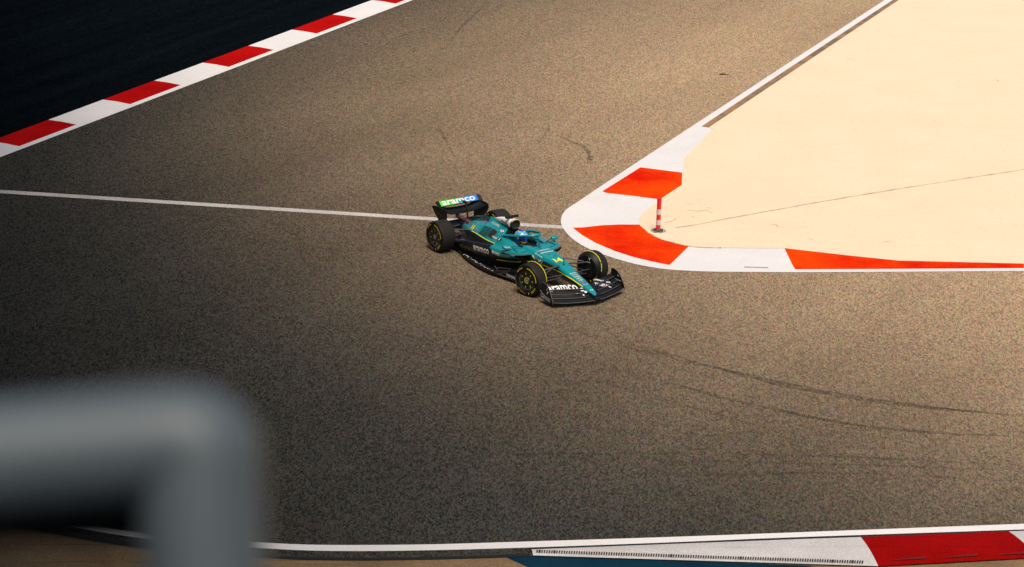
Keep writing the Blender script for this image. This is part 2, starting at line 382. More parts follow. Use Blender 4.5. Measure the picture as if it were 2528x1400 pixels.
# ribbons on the ground
def ribbon(mb, px, wd, z, step=.25, jit=0.0, mi=0, taper=False):
    P = resample([Vector(p) for p in catmull([tuple(q) for q in P2(px)], 6)], step); n = len(P)
    vs = []; 
    for i, p in enumerate(P):
        t = (P[min(i+1, n-1)]-P[max(i-1, 0)]).normalized(); q = Vector((-t.y, t.x))
        w_ = wd*(1+random.uniform(-jit, jit)); 
        if taper: w_ *= min(1, 6*min(i, n-1-i)/n+.15)
        o_ = random.uniform(-jit, jit)*wd*.4
        vs += [(*(p+q*(w_/2+o_)), z), (*(p-q*(w_/2-o_)), z)]
    mb.add(vs, [(2*i, 2*i+1, 2*i+3, 2*i+2) for i in range(n-1)], mi)
mb = MB()
ribbon(mb, [(1667, 563), (1720, 556), (1780, 544), (1900, 522), (2100, 487), (2300, 455), (2528, 420), (2900, 366)], .04, .0165, .2, .6)
ribbon(mb, [(1586, 563.5), (1622, 588), (1701, 609), (1780, 613.5)], .035, .0165, .12, .9)
ribbon(mb, [(1400+300, 520), (1722, 523), (1745, 520), (1757, 526)], .02, .0165, .1, .8)
ribbon(mb, [(1640, 552), (1660, 547), (1668, 541)], .02, .0165, .1, .8)
for x_, y_ in ((1690, 505), (1704, 536), (1716, 497), (1738, 515), (1655, 600), (2010, 240), (2400, 365), (1990, 590), (2180, 600), (1760, 260), (1800, 240), (1840, 330), (2090, 150), (2300, 300), (2450, 200), (2250, 520), (1900, 560)):
    a_ = random.uniform(-.5, .5); l_ = random.uniform(4, 13); ribbon(mb, [(x_, y_), (x_+l_, y_+a_*l_), (x_+2*l_, y_+random.uniform(-.4, .4)*l_)], .014, .0165, .08, .9, taper=True)
tag(mb.build('pavement_joint', m_joint, smooth=None, fixn=False), kind='structure')
# drainage slots in the infield kerb
mb = MB()
for k in range(24):
    c = G(1838+k*2.5, 660.2+k*.08); mb.box((c.x, c.y, .0095), (.012, .055, .006))
tag(mb.build('drain_slots', m_black, smooth=None), kind='structure')

# white timing line across the track
m_line = paint_mat('worn_line_paint', (.66, .62, .59), (.50, .47, .44), wear=(R(-30), .6, (.20, .17, .14)), amt=3)
L0a, L0b, L1a, L1b = G(0, 469).xy, G(0, 477.3).xy, G(1386, 557).xy, G(1387, 565).xy
ld = (L0a-L1a).normalized()
poly('track_line', [tuple(L1a-ld*.2), tuple(L1b-ld*.2), tuple(L0b), tuple(L0b+ld*3), tuple(L0a+ld*3), tuple(L0a)], m_line, z=.004)

# near side: white edge line, black joint, kerb, blue apron
def strip(name, up, lo, m, z, hi=None):
    a = P2(up); b = P2(lo); mb = MB()
    a = resample(a, .4) if len(a) < 3 else [Vector(p) for p in catmull([tuple(q) for q in a], 4)]
    b = [Vector(p) for p in catmull([tuple(q) for q in b], 4)]
    return poly(name, [tuple(p) for p in a]+[tuple(p) for p in reversed(b)], m, z=z)
e_lo = [(-1600, 1011), (-420, 1197), (0, 1270), (191, 1304.5), (332, 1327), (480, 1342.5), (560, 1348.5), (640, 1353.5), (757, 1359.5), (903, 1361), (1079, 1358.5), (1280, 1353), (1630, 1340.5), (1960, 1327), (2528, 1307.5), (3200, 1283), (5200, 1210.1)]
strip('edge_line', near_px, e_lo, m_white, .004)
asp_lo = [(-1600, 1025), (-420, 1212), (0, 1285), (191, 1319), (332, 1341), (480, 1357), (560, 1364), (669, 1371.5), (757, 1375), (903, 1377), (1079, 1374.5), (1200, 1371), (1309, 1366.5)]
blk_lo = [(-1600, 1034), (-420, 1222), (0, 1294), (191, 1329), (332, 1351), (480, 1365), (560, 1371), (669, 1378), (757, 1382), (903, 1383.5), (1079, 1381), (1200, 1377.5), (1311, 1373.5)]
m_asph2 = m_asph
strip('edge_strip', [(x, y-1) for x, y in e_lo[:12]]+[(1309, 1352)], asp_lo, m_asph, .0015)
strip('gutter', asp_lo, blk_lo, m_black, .003)
strip('gutter', [(1309, 1352.5), (1630, 1340), (1960, 1326.5), (2528, 1307), (3200, 1282.5), (5200, 1209.6)], [(1310, 1357.5), (1630, 1345), (1960, 1332.5), (2528, 1311.5), (3200, 1287), (5200, 1214.1)], m_black, .0025)
# near kerb: wedge that widens to the right, its back edge serrated
def kerb_row(px_top, px_bot): return G(*px_top).xy, G(*px_bot, ).xy
topl = [(1310, 1357.5), (1630, 1345), (1960, 1332.5), (2125, 1326.8), (2491, 1312.8), (2528, 1311.5), (2750, 1303.4), (3100, 1290.6), (3500, 1276), (5200, 1214.1)]
botl = [(1316, 1374), (1630, 1384), (1960, 1394), (2168, 1400.5), (2560, 1379), (2620, 1375.5), (2860, 1362), (3260, 1340), (3700, 1316), (5250, 1232)]
mb = MB(); n = len(topl)
cols = [0, 0, 0, 1, 0, 0, 1, 0, 0]
for i in range(n-1):
    if i == 4: cols_i = 0
    for j in range(6):
        t0, t1 = j/6, (j+1)/6; r_ = []
        for (q, t_) in ((i, t0), (i, t1), (i+1, t1), (i+1, t0)):
            p = G(*topl[q]).xy.lerp(G(*botl[q]).xy, t_); hgt = .008+.045*math.sin(math.pi*min(1, t_*.9))
            r_.append((p.x, p.y, hgt))
        mb.add(r_, [(0, 1, 2, 3)], cols[i])
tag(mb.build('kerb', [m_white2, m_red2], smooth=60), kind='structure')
mb = MB()
for k in range(132):
    t = k/131; px = 1325+(2128-1325)*t; py = 1371.0+(1396.5-1371.0)*t; c = G(px, py); c2 = G(px+1.5, py-5.5+t)
    d = c2.xy-c.xy; q = Vector((-d.y, d.x)).normalized()*.012
    za = .05
    if random.random() < .015: q *= 1.6
    mb.add([(c.x+q.x, c.y+q.y, za), (c.x-q.x, c.y-q.y, za), (c2.x-q.x, c2.y-q.y, za+.012), (c2.x+q.x, c2.y+q.y, za+.012)], [(0, 1, 2, 3)], 0)
tag(mb.build('drain_slots', m_black, smooth=None), kind='structure')
# shallow dark hollows in the red kerb where the castings step down
mb = MB()
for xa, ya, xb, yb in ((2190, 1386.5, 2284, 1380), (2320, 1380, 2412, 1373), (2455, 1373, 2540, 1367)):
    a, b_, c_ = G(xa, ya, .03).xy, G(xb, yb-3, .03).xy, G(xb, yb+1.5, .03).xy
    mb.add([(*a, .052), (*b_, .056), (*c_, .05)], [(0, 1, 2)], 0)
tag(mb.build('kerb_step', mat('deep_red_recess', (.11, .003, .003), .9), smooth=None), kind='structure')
poly('painted_apron', P2([(1248, 1374.5), (1316, 1372), (1630, 1382), (2010, 1396.5), (1990, 1400), (1900, 1412), (1330, 1412)]), m_blue, z=-.004)
poly('near_apron', [tuple(p) for p in P2(blk_lo)]+[tuple(p) for p in P2([(1316, 1373), (1630, 1382), (1960, 1391), (2168, 1398), (2560, 1376), (3250, 1337), (5250, 1229)])]+[(30, 20), (-30, 20)], m_tan, z=-.008)

# tyre marks: soft-edged rubber
def rubber_mat():
    m = bpy.data.materials.new('tyre_rubber_marks'); m.use_nodes = True; t = m.node_tree; b = t.nodes['Principled BSDF']
    b.inputs['Base Color'].default_value = (.012, .012, .012, 1); b.inputs['Roughness'].default_value = .8
    tc = t.nodes.new('ShaderNodeTexCoord'); n = t.nodes.new('ShaderNodeTexNoise'); n.inputs['Scale'].default_value = 5; n.inputs['Detail'].default_value = 6; n.inputs['Roughness'].default_value = .6
    t.links.new(tc.outputs['Object'], n.inputs['Vector'])
    n2 = t.nodes.new('ShaderNodeTexNoise'); n2.inputs['Scale'].default_value = .12; t.links.new(tc.outputs['Object'], n2.inputs['Vector'])
    mm = t.nodes.new('ShaderNodeMath'); mm.operation = 'MULTIPLY'; t.links.new(n.outputs['Fac'], mm.inputs[0]); t.links.new(n2.outputs['Fac'], mm.inputs[1])
    r = t.nodes.new('ShaderNodeMapRange'); r.inputs['From Min'].default_value = .17; r.inputs['From Max'].default_value = .38; r.inputs['To Min'].default_value = 0; r.inputs['To Max'].default_value = .30
    t.links.new(mm.outputs[0], r.inputs['Value']); t.links.new(r.outputs[0], b.inputs['Alpha'])
    return m
mb = MB()
ribbon(mb, [(1276, 200), (1320, 240), (1348, 280), (1352, 320), (1325, 358)], .09, .003, .2, .5, taper=True)
ribbon(mb, [(1365, 328), (1400, 345), (1440, 363), (1456, 385), (1450, 405)], .12, .003, .2, .5, taper=True)
ribbon(mb, [(1030, 110), (1000, 170), (985, 240), (995, 300)], .1, .003, .2, .5, taper=True)
ribbon(mb, [(1400, 815), (1560, 860), (1750, 905), (1950, 955), (2200, 998), (2528, 1025)], .13, .003, .3, .5, taper=True)
ribbon(mb, [(880, 1070), (1100, 1105), (1400, 1130), (1800, 1140), (2200, 1150), (2528, 1165)], .11, .003, .3, .5, taper=True)
ribbon(mb, [(30, 810), (110, 860), (190, 905), (260, 935)], .12, .003, .3, .5, taper=True)
ribbon(mb, [(2420, 690), (2470, 682), (2528, 694)], .06, .003, .15, .8, taper=True)
ribbon(mb, [(900, 800), (1200, 880), (1500, 950), (1900, 1060)], .2, .003, .3, .5, taper=True)
for a_, wd in ((0, .11), (40, .10)):
    ribbon(mb, [(620, 1010+a_), (900, 1075+a_*.8), (1300, 1118+a_), (1700, 1120+a_*1.3), (2100, 1128+a_), (2528, 1150+a_)], wd, .003, .3, .5, taper=True)
for a_, wd in ((0, .1), (70, .12)):
    ribbon(mb, [(1180+a_, 770+a_), (1500, 835+a_), (1800, 915+a_), (2150, 985+a_), (2528, 1030+a_*.7)], wd, .003, .3, .5, taper=True)
for a_ in (90,): ribbon(mb, [(1120+a_, 0), (1030+a_, 90), (985+a_, 190), (990+a_, 300), (1040+a_, 400)], .09, .003, .25, .5, taper=True)
for a_ in (0, 70): ribbon(mb, [(0, 560+a_), (300, 690+a_), (600, 830+a_), (850, 930+a_)], .12, .003, .3, .5, taper=True)
tag(mb.build('tyre_marks', rubber_mat(), smooth=None, fixn=False), kind='structure')

# terrace of the stand the viewer is on, and an unseen roof and wall added to shade the left
m_conc = mat('terrace_concrete', (.12, .115, .11), .85, noise=(1.5, (.08, .078, .075), .2))
mb = MB()
for k in range(10):
    mb.box((0, 1.3-k*.9-.45, (16.4+k*.42)/2), (24, .9, 16.4+k*.42))
t_ = mb.build('grandstand', m_conc, smooth=None)
tag(t_, 'stepped concrete grandstand terrace under the viewer', 'grandstand')
m_shade = mat('shade_steel', (.10, .10, .105), .6, noise=(.7, (.07, .07, .075), .2))
mb = MB(); mb.plate([(-52, -2, 20.3), (-4, -2, 20.3), (-2, 6, 20.3), (1.5, 8, 20.3), (1.6, 12, 20.3), (-.6, 25, 20.3), (-6.4, 43, 20.3), (-12.2, 62, 20.3), (-17.5, 80, 20.3), (-21, 92, 20.3), (-52, 92, 20.3)], (0, 0, 1), .35)
for k in range(10):
    yk = 9+k*8.5; xe = 1.0-.27*(yk-6)
    mb.box(((-51.5+xe)/2, yk, 19.9), (51.5+xe, .3, .45), 0)
rf = mb.build('shade_roof', m_shade, smooth=None)
mb = MB(); mb.box((-19.5, 28, 9.9), (.4, 64, 19.8)); mb.build('shade_wall', m_shade, rf)
tag(rf, 'wide dark unseen roof added to shade the left of the track', 'roof')
mb = MB()
for k in range(5):
    mb = MB(); mb.tube([(-50, 22+k*15, 0), (-50, 22+k*15, 19.7)], .35, 12); mb.build('shade_roof_column', m_shade, rf)

# ------------------------------------------------------------------ bollard
bp0 = G(1624.4, 571)
b_root = empty('bollard', (bp0.x, bp0.y, .012)); tag(b_root, 'red and white banded flexible post standing on the sand coloured infield', 'bollard')
m_bred = mat('bollard_red', (.80, .02, .015), .4); m_bwhite = mat('reflective_white', (.75, .73, .75), .35, noise=(60, (.6, .58, .62), .2)); m_brub = mat('bollard_base', (.02, .025, .03), .6, noise=(30, (.12, .11, .1), .1))
HB = .80
mb = MB()
r0 = .054
bands = [(.03, .18, 0), (.18, .32, 1), (.32, .47, 0), (.47, .62, 1), (.62, .915, 0)]
sc_ = .80/.915
pr = []
def ringz(r, z, n=28): return [(r*math.cos(2*math.pi*k/n), r*math.sin(2*math.pi*k/n), z) for k in range(n)]
for z0, z1, c_ in bands:
    rr = r0 if c_ == 0 else r0+.0015
    mb.loft([ringz(rr, z0*sc_), ringz(rr, z1*sc_)], c_, cap=True)
mb.loft([ringz(r0+.002, .885*sc_), ringz(r0+.004, .90*sc_), ringz(r0+.003, .925*sc_), ringz(r0*.8, .935*sc_)], 0)
mb.build('post', [m_bred, m_bwhite], b_root)
mb = MB(); mb.loft([ringz(.125, 0), ringz(.12, .018), ringz(.09, .03), ringz(.07, .045), ringz(.058, .06)], 0)
for k in range(6):
    a = k*math.pi/3+.3; mb.box((.10*math.cos(a), .10*math.sin(a), .028), (.03, .03, .02), 0)
mb.build('base', m_brub, b_root)
# disc of bare ground round the foot belongs to the pavement
mb = MB(); ring = []
for k in range(28):
    a = 2*math.pi*k/28; rr = random.uniform(.165, .20); ring.append((bp0.x+rr*math.cos(a), bp0.y+rr*math.sin(a)*1.05, .0165))
mb.sheet(ring); tag(mb.build('pavement_patch', mat('bare_patch', (.16, .13, .10), .9, noise=(22, (.55, .42, .28), .1)), smooth=None, fixn=False), kind='structure')

# ------------------------------------------------------------------ piece of rubber debris
dp = G(1787, 185)
mb = MB(); pts = [(-.24, .02, .01), (-.16, -.01, .035), (-.06, .01, .045), (.04, -.02, .03), (.14, .0, .02), (.26, .01, .012)]
mb.tube([Vector(p) for p in pts], [.01, .05, .055, .035, .02, .01], 8, flat=.6)
d_ = mb.build('debris', mat('rubber_scrap', (.012, .014, .014), .7)); d_.location = (dp.x, dp.y, .002); d_.scale = (.62, .5, .6)
tag(d_, 'small black scrap of rubber lying on the tan asphalt near the infield', 'debris')

# ------------------------------------------------------------------ handrail close to the viewer
m_rail = mat('painted_rail_grey', (.078, .100, .112), .5, noise=(25, (.066, .088, .100), .3))
pts_px = [(-900, 1192), (-500, 1166), (0, 1128), (260, 1104), (410, 1092), (462, 1095), (486, 1110), (493, 1150), (496, 1240), (506, 1400), (532, 1700), (575, 2250)]
D = 1.6
path = [Vector(p) for p in catmull([tuple(at_depth(x, y, D)) for x, y in pts_px], 6)]
foot = path[-1]
path = [p for p in path if p.z > 16.45]
rail = empty('handrail', (path[-1].x, path[-1].y, 16.4)); tag(rail, 'thick grey rounded handrail close to the viewer, out of focus', 'handrail')
def to_local(o_, pts): return [Vector(p)-Vector(o_.location) for p in pts]
# flattened section, wider at the post
def rail_mesh():
    n = 28; rings = []
    for i, p in enumerate(path):
        t = (path[min(i+1, len(path)-1)]-path[max(i-1, 0)]).normalized()
        view = (p-Vector((0, 0, CAMH))).normalized()
        a = t.cross(view).normalized(); b_ = a.cross(t).normalized()
        wv = .037+.002*min(1, max(0, abs(t.z))); wd_ = .042
        rings.append([p-rail.location+a*math.cos(2*math.pi*k/n)*wv+b_*math.sin(2*math.pi*k/n)*wd_ for k in range(n)])
    mb = MB(); mb.loft(rings, 0); return mb
rail_mesh().build('rail_tube', m_rail, rail)
pn = [at_depth(x, y, D+.01) for x, y in ((-900, 1230), (350, 1150), (362, 1200), (352, 1338), (-900, 1338))]  # black panel added to darken the area under the rail
mb = MB(); mb.plate([p-rail.location for p in pn], (pn[1]-pn[0]).cross(pn[4]-pn[0]).normalized(), .03)
mb.build('shade_panel', mat('black_shade_panel', (.0015, .0015, .002), 1, spec=0), rail)
mb = MB(); f0 = path[-1]-rail.location
mb.loft([[(f0.x+q[0], f0.y+q[1], q[2]) for q in ringz(.09, 0)], [(f0.x+q[0], f0.y+q[1], q[2]) for q in ringz(.09, .012)], [(f0.x+q[0], f0.y+q[1], q[2]) for q in ringz(.05, .03)]], 0)
mb.build('foot_plate', m_rail, rail)
# ------------------------------------------------------------------ racing car (local axes: x forward, y to its left, z up)
CX, CY, CYAW = 1.0915, 53.4281, -.9488
car = empty('race_car', (CX, CY, 0.0), CYAW)
tag(car, 'dark teal and black open wheel racing car number 14 turning round the hairpin', 'racing car')
m_teal = mat('teal_paint', (.006, .33, .36), .30, .05, .5, coat=.7, noise=(2.2, (.003, .25, .28), .2), coatr=.1)
m_dteal = mat('dark_teal_paint', (.001, .022, .026), .3, .1, .5, coat=.6, coatr=.1)
m_carb = mat('carbon', (.004, .005, .006), .5, .0, .3, noise=(30, (.010, .011, .013), .2))
m_carbg = mat('gloss_carbon', (.005, .006, .008), .40, .0, .35, coat=.08, noise=(14, (.014, .015, .016), .15))
m_grey = mat('grey_carbon_edge', (.16, .15, .15), .45)
m_arm = mat('suspension_carbon', (.065, .058, .058), .4)
m_dwhite = mat('decal_white', (.85, .85, .85), .45)
m_dyel = mat('decal_yellow', (.86, .84, .02), .4)
m_tyel = mat('tyre_marking_yellow', (.95, .76, .01), .6)
m_tor = mat('tyre_marking_amber', (.70, .36, .02), .7)
m_dred = mat('decal_red', (.80, .02, .02), .4)
m_dblue = mat('decal_blue', (.02, .16, .70), .4)
m_dgrey = mat('decal_grey', (.35, .36, .38), .5)
m_rub = mat('tyre_rubber', (.014, .0135, .013), .8, spec=.25, noise=(40, (.024, .021, .018), .25), bump=(60, .3, .003))
m_rubs = mat('tyre_sidewall', (.004, .004, .006), .5, spec=.3)
m_lime = mat('lime_mark', (.62, .78, .02), .4); m_cover = mat('wheel_cover_black', (.010, .011, .014), .35, .1, coat=.2)
m_int = mat('cockpit_black', (.008, .008, .009), .6)

# ---- survival cell and nose
NX = [1.235, 1.21, 1.15, 1.0, .8, .42, .06, -.2, -.5, -.7, -.9, -1.0, -1.06, -1.3, -1.6, -1.82, -1.9]
#      half width top, z top, half width mid, z mid, half width bottom, z bottom, cockpit(0/1), z cockpit floor
NT = [(.020, .205, .024, .195, .018, .185),
      (.042, .228, .050, .212, .035, .175),
      (.056, .265, .068, .235, .05, .165),
      (.072, .315, .088, .27, .07, .17),
      (.092, .372, .110, .32, .09, .20),
      (.120, .462, .140, .40, .11, .26),
      (.150, .566, .170, .50, .13, .28),
      (.175, .618, .205, .54, .15, .25),
      (.215, .668, .255, .57, .18, .20),
      (.235, .690, .285, .585, .21, .17),
      (.245, .700, .31, .60, .24, .15),
      (.25, .702, .32, .60, .26, .15),
      (.25, .702, .33, .60, .27, .14),
      (.26, .705, .35, .60, .3, .14),
      (.265, .715, .36, .60, .3, .14),
      (.265, .73, .36, .60, .3, .14),
      (.26, .73, .36, .60, .3, .14)]
def nose_half(x):
    wt, zt, wm, zm, wb, zb = smoothtab(NX, NT, x)
    return wt, zt, wm, zm, wb, zb
mb = MB(); rings = []; xs = []
x = 1.235
while x > -1.9: xs.append(x); x -= .03 if x > 1.05 else .05
xs.append(-1.9)
COCK0, COCK1 = -1.0, -1.86
for x in xs:
    wt, zt, wm, zm, wb, zb = nose_half(x)
    ins = COCK1 < x < COCK0
    fl = .36 if ins else zt
    cw = .225*min(1, max(.25, (COCK0-x)/.25)) if ins else wt*.6
    half = [(0, fl), (cw*.5, fl), (cw*.98 if ins else wt*.55, fl if ins else zt+.001), (cw if ins else wt*.7, zt-.004 if ins else zt), (wt*.93, zt), (wt, zt-.012), (wm, zm+.012), (wm, zm-.02), ((wm+wb)/2+.01, (zm+zb)/2), (wb, zb+.02), (wb*.85, zb), (0, zb)]
    ring = [(x, -y, z) for y, z in half] + [(x, y, z) for y, z in reversed(half[1:-1])]
    rings.append(ring)
NH = 12
def nose_mat(i, k):
    x = xs[i]; kk = k if k < NH-1 else 2*(NH-1)-1-k
    if COCK1-.02 < x < COCK0+.02 and kk < 3: return 2
    if kk <= 4: return 0
    if kk == 5: return 0 if x > -1.0 or True else 1
    return 1
mb.loft(rings, 1, mf=nose_mat)
nose_mb = mb
nose = mb.build('nose', [m_teal, m_dteal, m_int], car, smooth=32)
nb = mb.bvh()
# black lower tip joining the wing
mb = MB(); rr = []
for x, hw, z0, z1 in ((.80, .085, .16, .30), (.95, .085, .135, .27), (1.1, .075, .12, .225), (1.22, .06, .115, .18), (1.30, .045, .12, .155), (1.345, .02, .128, .142)):
    rr.append([(x, -hw, z0), (x, -hw*.8, z1), (x, hw*.8, z1), (x, hw, z0)])
mb.loft(rr, 0); mb.build('nose_underside', m_carbg, car, smooth=30)

# ---- engine cover and sidepods
BX = [-.92, -1.05, -1.4, -1.80, -1.90, -1.97, -2.3, -2.8, -3.3, -3.75]
def row(*p): return [c for q in p for c in q]
BT = [row((.25,.56),(.26,.60),(.28,.64),(.36,.655),(.46,.645),(.53,.637),(.59,.625),(.65,.59),(.62,.53),(.44,.43),(.34,.12)),
      row((.25,.58),(.26,.63),(.28,.66),(.38,.668),(.48,.655),(.55,.645),(.62,.63),(.685,.585),(.66,.51),(.49,.38),(.38,.12)),
      row((.25,.60),(.26,.68),(.29,.72),(.39,.71),(.50,.665),(.56,.645),(.64,.63),(.71,.58),(.70,.46),(.57,.28),(.50,.12)),
      row((.25,.62),(.26,.73),(.29,.77),(.40,.73),(.515,.61),(.57,.585),(.66,.61),(.73,.56),(.73,.42),(.64,.23),(.62,.12)),
      row((.14,.66),(.20,.75),(.25,.785),(.38,.735),(.505,.60),(.565,.56),(.66,.60),(.73,.55),(.73,.41),(.64,.22),(.63,.12)),
      row((0,.90),(.07,.885),(.17,.82),(.34,.735),(.495,.592),(.56,.53),(.66,.59),(.73,.54),(.73,.40),(.65,.21),(.64,.12)),
      row((0,.955),(.035,.935),(.115,.85),(.29,.745),(.455,.575),(.53,.45),(.66,.535),(.72,.49),(.72,.37),(.65,.19),(.65,.12)),
      row((0,.92),(.018,.895),(.075,.80),(.235,.715),(.37,.565),(.47,.36),(.62,.44),(.68,.40),(.68,.31),(.61,.17),(.6,.12)),
      row((0,.80),(.015,.775),(.06,.68),(.17,.61),(.26,.50),(.36,.27),(.50,.30),(.56,.27),(.56,.22),(.52,.15),(.52,.12)),
      row((0,.57),(.015,.56),(.04,.52),(.08,.48),(.12,.40),(.18,.22),(.3,.20),(.36,.19),(.37,.17),(.36,.14),(.35,.12))]
KS = 4
def body_prof(x):
    r_ = smoothtab(BX, BT, x).reshape(-1, 2); return catmull([tuple(q) for q in r_], KS)
bx = []; x = -.92
while x > -3.75: bx.append(x); x -= .035 if (-2.02 < x < -1.78) else .06
bx.append(-3.75)
mb = MB(); rings = []
for x in bx:
    p = body_prof(x); rings.append([(x, -q[0], q[1]) for q in reversed(p)] + [(x, q[0], q[1]) for q in p[1:]] if p[0][0] < 1e-6 else [(x, -q[0], q[1]) for q in reversed(p)]+[(x, q[0], q[1]) for q in p[1:]])
NP = len(rings[0]); half = (NP-1)//2
def body_mat(i, k):
    x = bx[i]; s_ = (half-1-k) if k < half else (k-half); seg = s_/KS
    if -1.93 < x and seg < 1.0 : return 2
    if seg < 2 and x < -2.75: return 3
    if seg < 4: return 0
    if x > -1.45-(.0 if seg < 6.6 else .0) and seg < 6: return 0
    if seg < 6: return 0 if x > -1.86 else 1
    if seg < 7: return 0 if x > -1.76 else 1
    if seg < 8.0: return 0 if x > -1.70+.25*(seg-7) and x < -1.02 else (1 if x < -1.5 else 3)
    return 1 if x < -1.4 else 3
mb.loft(rings, 1, closed=False, cap=False, mf=body_mat)
# closing faces at both ends
for sgn in (-1, 1):
    p = body_prof(-.92); mb.add([(-.92, sgn*q[0], q[1]) for q in p], [tuple(range(len(p)))], 1)
p = body_prof(-3.75); mb.add([(-3.75, q[0], q[1]) for q in p]+[(-3.75, -q[0], q[1]) for q in reversed(p)], [tuple(range(2*len(p)))], 1)
body_mb = mb
body = mb.build('bodywork', [m_teal, m_carbg, m_int, m_dteal], car, smooth=40)
bb = mb.bvh()

def surf_pt(x, ctrl, side=-1, off=.006):        # point of the bodywork at control-line position ctrl
    p = body_prof(x); t = ctrl*KS; i = min(int(t), len(p)-2); f = t-i
    q = p[i]*(1-f)+p[i+1]*f; tt = p[i+1]-p[i]; nn = np.array([tt[1], -tt[0]]); nn = -nn/np.linalg.norm(nn)
    if nn[0] < 0 and ctrl > 6: nn = -nn
    if nn[1] < 0 and ctrl <= 6: nn = -nn
    return Vector((x, side*(q[0]+nn[0]*off), q[1]+nn[1]*off))
def surf_grid(mb, x0, x1, c0, c1, side, off, mi, nx=6, nc=4):
    vs = [surf_pt(x0+(x1-x0)*i/nx, c0+(c1-c0)*j/nc, side, off) for i in range(nx+1) for j in range(nc+1)]
    mb.add(vs, [(i*(nc+1)+j, i*(nc+1)+j+1, (i+1)*(nc+1)+j+1, (i+1)*(nc+1)+j) for i in range(nx) for j in range(nc)], mi)

# yellow stripe along the lower edge of the engine cover, both sides
for s_ in (-1, 1):
    mb = MB(); mb.tube([surf_pt(-3.05+(1.17)*i/30, 4.02, s_, .006) for i in range(31)], .011, 6); mb.build('stripe', m_dyel, body)
for xg in (-2.06, -2.76, -3.12):
    for s_ in (-1, 1):
        mb = MB(); mb.tube([surf_pt(xg-.02*j/12, .35+3.6*j/12, s_, .0005) for j in range(13)], .005, 4); mb.build('panel_gap', m_int, body)
# louvres: row of slats and a dark vent field
louv = []
for s_ in (-1, 1):
    mb = MB(); louv.append(mb)
    for k in range(8):
        x0 = -2.70+k*.047
        vs = [surf_pt(x0, 2.75+1.1*j/5, s_, .004) for j in range(6)] + [surf_pt(x0+.03, 2.75+1.1*j/5, s_, .018) for j in range(6)]
        mb.add(vs, [(j, j+1, 6+j+1, 6+j) for j in range(5)], 0)
        vs = [surf_pt(x0+.03, 2.75+1.1*j/5, s_, .018) for j in range(6)] + [surf_pt(x0+.031, 2.75+1.1*j/5, s_, .001) for j in range(6)]
        mb.add(vs, [(j, j+1, 6+j+1, 6+j) for j in range(5)], 1)
    surf_grid(mb, -2.32, -2.10, 2.7, 3.55, s_, .005, 1, 6, 5)
    for k in range(7):
        x0 = -2.32+k*.032; mb.add([surf_pt(x0, 3.55, s_, .0055), surf_pt(x0+.03, 3.55, s_, .0055), surf_pt(x0+.02, 3.72, s_, .0055)], [(0, 1, 2)], 1)
        x0 = -2.72+k*.05; mb.add([surf_pt(x0, 3.75, s_, .0055), surf_pt(x0+.03, 3.75, s_, .0055), surf_pt(x0+.02, 3.9, s_, .0055)], [(0, 1, 2)], 1)
m_vent = mat('vent_mesh_brown', (.028, .018, .016), .7, noise=(60, (.008, .006, .006), .1))
for mb in louv: mb.build('louvres', [m_teal, m_vent], body, smooth=20)

# lettering on the bodywork (near side reads rear to front)
dc = Decals()
prS = projector(bb, (0, -1.2, 0), (1, 0, 0), (0, 0, 1), (0, 1, 0), .013)
def side_text(body_, cx, cz, hgt, mi, bold=.02, width=None, rise=0.0, shear=0, D=None):
    vf = text2d(body_, hgt, bold, width, shear)
    f_ = prS if D is None else projector(bb, (0, 0, 0), (1, 0, 0), (0, 0, 1), D, .006)
    vf = (np.array([(cx+u, cz+v+u*rise) for u, v in vf[0]]), vf[1])
    dc.put(vf, f_, mi)
side_text('aramco', -2.07, .442, .115, 0, .025, .64, .105)
side_text('BOSS', -1.50, .520, .070, 0, .045, .27, .0)
# marks on the sloping engine cover: projected from above and to the side
DV = Vector((0, .62, -.78)).normalized(); UV = Vector((0, .78, .62))
prC = projector(bb, (0, 0, 0), (1, 0, 0), UV, DV, .007)
def cover(body_, x, y, z, hgt, mi, bold=.02, width=None, rise=0.0):
    vf = text2d(body_, hgt, bold, width); o_ = Vector((x, y, z)); v0 = o_.dot(UV)
    dc.put((np.array([(x+u, v0+v+u*rise) for u, v in vf[0]]), vf[1]), projector(bb, (0, 0, 0)+Vector((0, 0, 0)) if False else (0, 0, 0), (1, 0, 0), UV, DV, .007), mi)
cover('solarwinds', -2.02, -.40, .69, .045, 0, .02, .24, -.12)
cover('ASTON MARTIN', -2.42, -.12, .86, .06, 0, .0, .36, -.10)
cover('14', -3.10, -.27, .62, .135, 1, .06, .15, -.1)
cover('ServiceNow', -2.88, -.30, .62, .05, 4, .02, .20, -.12)
def disc2d(cx, cv, ru, rv, n=24):
    return (np.array([(cx+ru*math.cos(2*math.pi*k/n), cv+rv*math.sin(2*math.pi*k/n)) for k in range(n)]), [tuple(range(n))])
v_ = Vector((0, -.22, .83)).dot(UV); dc.put(disc2d(-2.02, v_, .062, .030), prC, 0); dc.put(disc2d(-2.02, v_, .034, .015), projector(bb, (0, 0, 0), (1, 0, 0), UV, DV, .010), 2)
v_ = Vector((0, -.39, .66)).dot(UV); dc.put(disc2d(-1.80, v_, .06, .055), prC, 5); vf = text2d('S', .07, .04); dc.put((vf[0]+[-1.80, v_], vf[1]), projector(bb, (0, 0, 0), (1, 0, 0), UV, DV, .012), 0)
